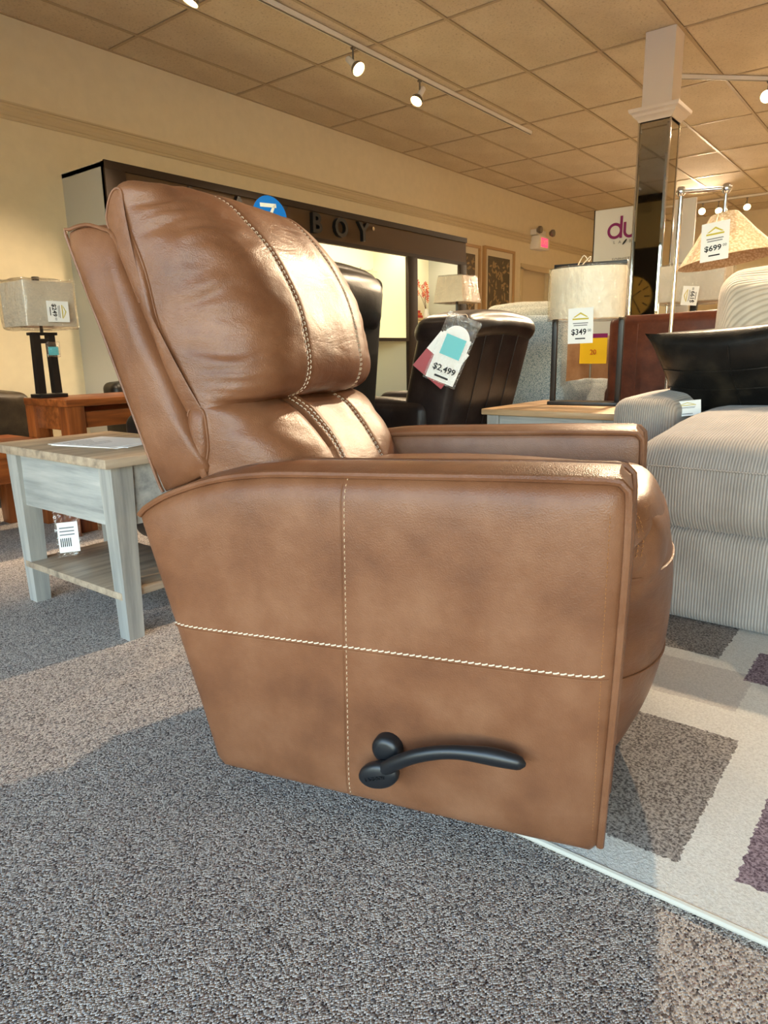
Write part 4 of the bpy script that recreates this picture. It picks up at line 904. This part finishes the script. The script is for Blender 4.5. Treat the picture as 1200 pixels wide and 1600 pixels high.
for k, (dx, dz) in enumerate(((-.22, .34), (-.14, .42), (.05, .40), (.10, .34))):
    P = interp([(.33, -.005, .08), (.29+dx*.3, 0, dz*.75), (.21+dx, -.02, dz)], 16); s_ = MB().tube(P, .0025, 5).build('stem', 'twig', orc)
    for j in range(5):
        c = P[15-2*j]+Vector((random.uniform(-.03, .03), random.uniform(-.02, 0), random.uniform(-.03, .03)))
        fl_ = MB()
        for a in range(5):
            an = a*2*PI/5; fl_.add([c, c+Vector((.026*math.cos(an-.4), -.008, .026*math.sin(an-.4))), c+Vector((.034*math.cos(an), -.012, .034*math.sin(an))), c+Vector((.026*math.cos(an+.4), -.008, .026*math.sin(an+.4)))], [(0, 1, 2, 3)])
        fl_.build('blossom', ('flower_red', 'flower_orange')[(k+j) % 2], s_, smooth=0)

# ------------------------------------------------------------------ framed leaf prints, exit sign
def picture(label, x0, x1, z0, z1):
    t = thing('framed_print', label, 'picture', ((x0+x1)/2, YW, (z0+z1)/2)); w, h = (x1-x0)/2, (z1-z0)/2; e = .035
    MB().box(-w, -w+e, -.05, 0, -h, h).box(w-e, w, -.05, 0, -h, h).box(-w+e, w-e, -.05, 0, h-e, h).box(-w+e, w-e, -.05, 0, -h, -h+e).build('frame', 'frame_wood', t, smooth=0)
    MB().box(-w+e, w-e, -.022, -.002, -h+e, h-e).build('mat', 'mat_board', t, smooth=0); mw = .12
    MB().box(-w+mw, w-mw, -.026, -.0225, -h+mw, h-mw).build('art', 'picture_art', t, smooth=0)
    rnd = random.Random(5); q = MB()
    for k in range(90):
        cx, cz = rnd.uniform(-w+mw+.04, w-mw-.04), rnd.uniform(-h+mw+.06, h-mw-.06); a = rnd.uniform(0, 2*PI); L_ = rnd.uniform(.03, .06); b_ = L_*.38
        P = [(L_, 0), (L_*.2, b_), (-L_, 0), (L_*.2, -b_)]
        q.add([(cx+p*math.cos(a)-r*math.sin(a), -.0272, cz+p*math.sin(a)+r*math.cos(a)) for p, r in P], [(0, 1, 2, 3)])
    q.build('leaf_pattern', 'leaf_tan', t, smooth=0)['kind'] = 'stuff'
    MB().box(-w+e, w-e, -.034, -.032, -h+e, h-e).build('glazing', 'window_glass', t, smooth=0)
picture('framed leaf print hanging next to the door', 8.83, 9.70, 1.02, 2.235)
picture('framed leaf print half hidden behind the display unit end', 7.86, 8.72, 1.02, 2.215)
ex = thing('exit_sign', 'lit red exit sign with emergency lamp heads above the door', 'sign', (10.42, YW, 2.42))
MB().rbox(-.17, .17, -.16, 0, -.095, .095, .006).build('body', 'track_white', ex)
MB().box(-.11, .11, -.164, -.160, -.065, .065).build('lit_panel', 'exit_red', ex, smooth=0)
text('lettering', 'EXIT', .10, 'tag_cream', ex, frame((0, -.1645, 0), (1, 0, 0), (0, 0, 1)), .0004)
MB().rbox(-.17, .17, -.10, 0, .11, .19, .006).build('battery_box', 'track_white', ex)
for s in (-1, 1):
    MB().lathe([(0, 0), (.05, .0), (.055, .03), (.03, .07), (0, .08)], 18).map(lambda x, y, z: (s*.22+x, -.13-z*-1-.08, .16+y)).build('emergency_lamp', 'steel', ex)

# ------------------------------------------------------------------ left seating group
bt_ = thing('end_table', 'chestnut wood end table with thick legs under the double post lamp', 'table', (1.97, 3.36, 0))
MB().rbox(-.335, .335, -.21, .21, .602, .636, .004).build('table_top', 'chestnut_wood', bt_)
for sx in (-1, 1):
    for sy in (-1, 1): MB().rbox(sx*.29-.042, sx*.29+.042, sy*.165-.042, sy*.165+.042, 0, .602, .003).build('leg', 'chestnut_leg', bt_)
for sy in (-1, 1): MB().rbox(-.25, .25, sy*.185-.012, sy*.185+.012, .50, .575, .002).build('apron', 'chestnut_wood', bt_)
for sx in (-1, 1): MB().rbox(sx*.305-.012, sx*.305+.012, -.125, .125, .49, .602, .002).build('apron', 'chestnut_wood', bt_)
ll = thing('table_lamp', 'table lamp with two leaning dark posts and wrapped box shade', 'lamp', (1.715, 3.46, .6365))
MB().rbox(-.068, .068, -.055, .055, 0, .018, .003).build('base', 'black_metal', ll)
for s in (-1, 1): MB().hexa([(s*.040-.018, -.02, .02), (s*.040+.018, -.02, .02), (s*.040+.018, .02, .02), (s*.040-.018, .02, .02)], [(s*.036-.016, -.02, .30), (s*.036+.016, -.02, .30), (s*.036+.016, .02, .30), (s*.036-.016, .02, .30)]).build('post', 'black_metal', ll, smooth=0)
MB().rbox(-.062, .062, -.03, .03, .298, .312, .002).build('top_plate', 'black_metal', ll); MB().rbox(-.03, .03, -.018, .018, .26, .282, .002).build('cross_bar', 'black_metal', ll)
MB().tube([(0, 0, .31), (0, 0, .55)], .008).build('stem', 'black_metal', ll); MB().rbox(-.013, .013, -.013, .013, .552, .570, .002).build('finial', 'black_metal', ll)
box_shade(ll, .118, .118, .338, .540, 'shade_grey')
price_card('price_tag', 'sideways white $249 price tag on the double post lamp shade', frame((1.735, 3.318, 1.04), (0, 0, -1), (1, 0, 0)), .095, .105, '$249')
bgt = thing('plastic_pouch', 'small clear plastic pouch hanging between the posts of the lamp', 'pouch', (1.745, 3.425, .83)); MB().soft(-.035, .035, -.006, .006, 0, .075, .005, (0, .01, 0), 6).map(crumple(0, .006, 30)).build('pouch', 'clear_sleeve', bgt); MB().box(-.025, .025, -.001, .001, .01, .05).build('insert', 'tag_teal', bgt, smooth=0)
sofa('sofa', 'dark olive leather sofa with puffy arms against the wall', 'sofa', (1.05, 4.58, 0), 0, 1.75, .98, OLV, armh=.64, armw=.28, seat=.48, backh=.86, cush=.94, n=2, lean=.12, wig=.016)
ct = thing('coffee_table', 'low chestnut wood coffee table in front of the olive leather sofa', 'table', (1.00, 3.42, 0))
MB().rbox(-.62, .62, -.33, .33, .412, .446, .004).build('table_top', 'chestnut_wood', ct)
for sx in (-1, 1):
    for sy in (-1, 1): MB().rbox(sx*.57-.04, sx*.57+.04, sy*.28-.04, sy*.28+.04, 0, .412, .003).build('leg', 'chestnut_leg', ct)
for sy in (-1, 1): MB().rbox(-.53, .53, sy*.30-.012, sy*.30+.012, .30, .412, .002).build('apron', 'chestnut_wood', ct)
for sx in (-1, 1): MB().rbox(sx*.59-.012, sx*.59+.012, -.24, .24, .30, .412, .002).build('apron', 'chestnut_wood', ct)
sofa('armchair', 'black leather armchair beside the chestnut end table', 'chair', (2.97, 4.04, 0), 0, .86, .88, BLK, armh=.56, backh=.66, cush=.68, n=1, lean=.1)
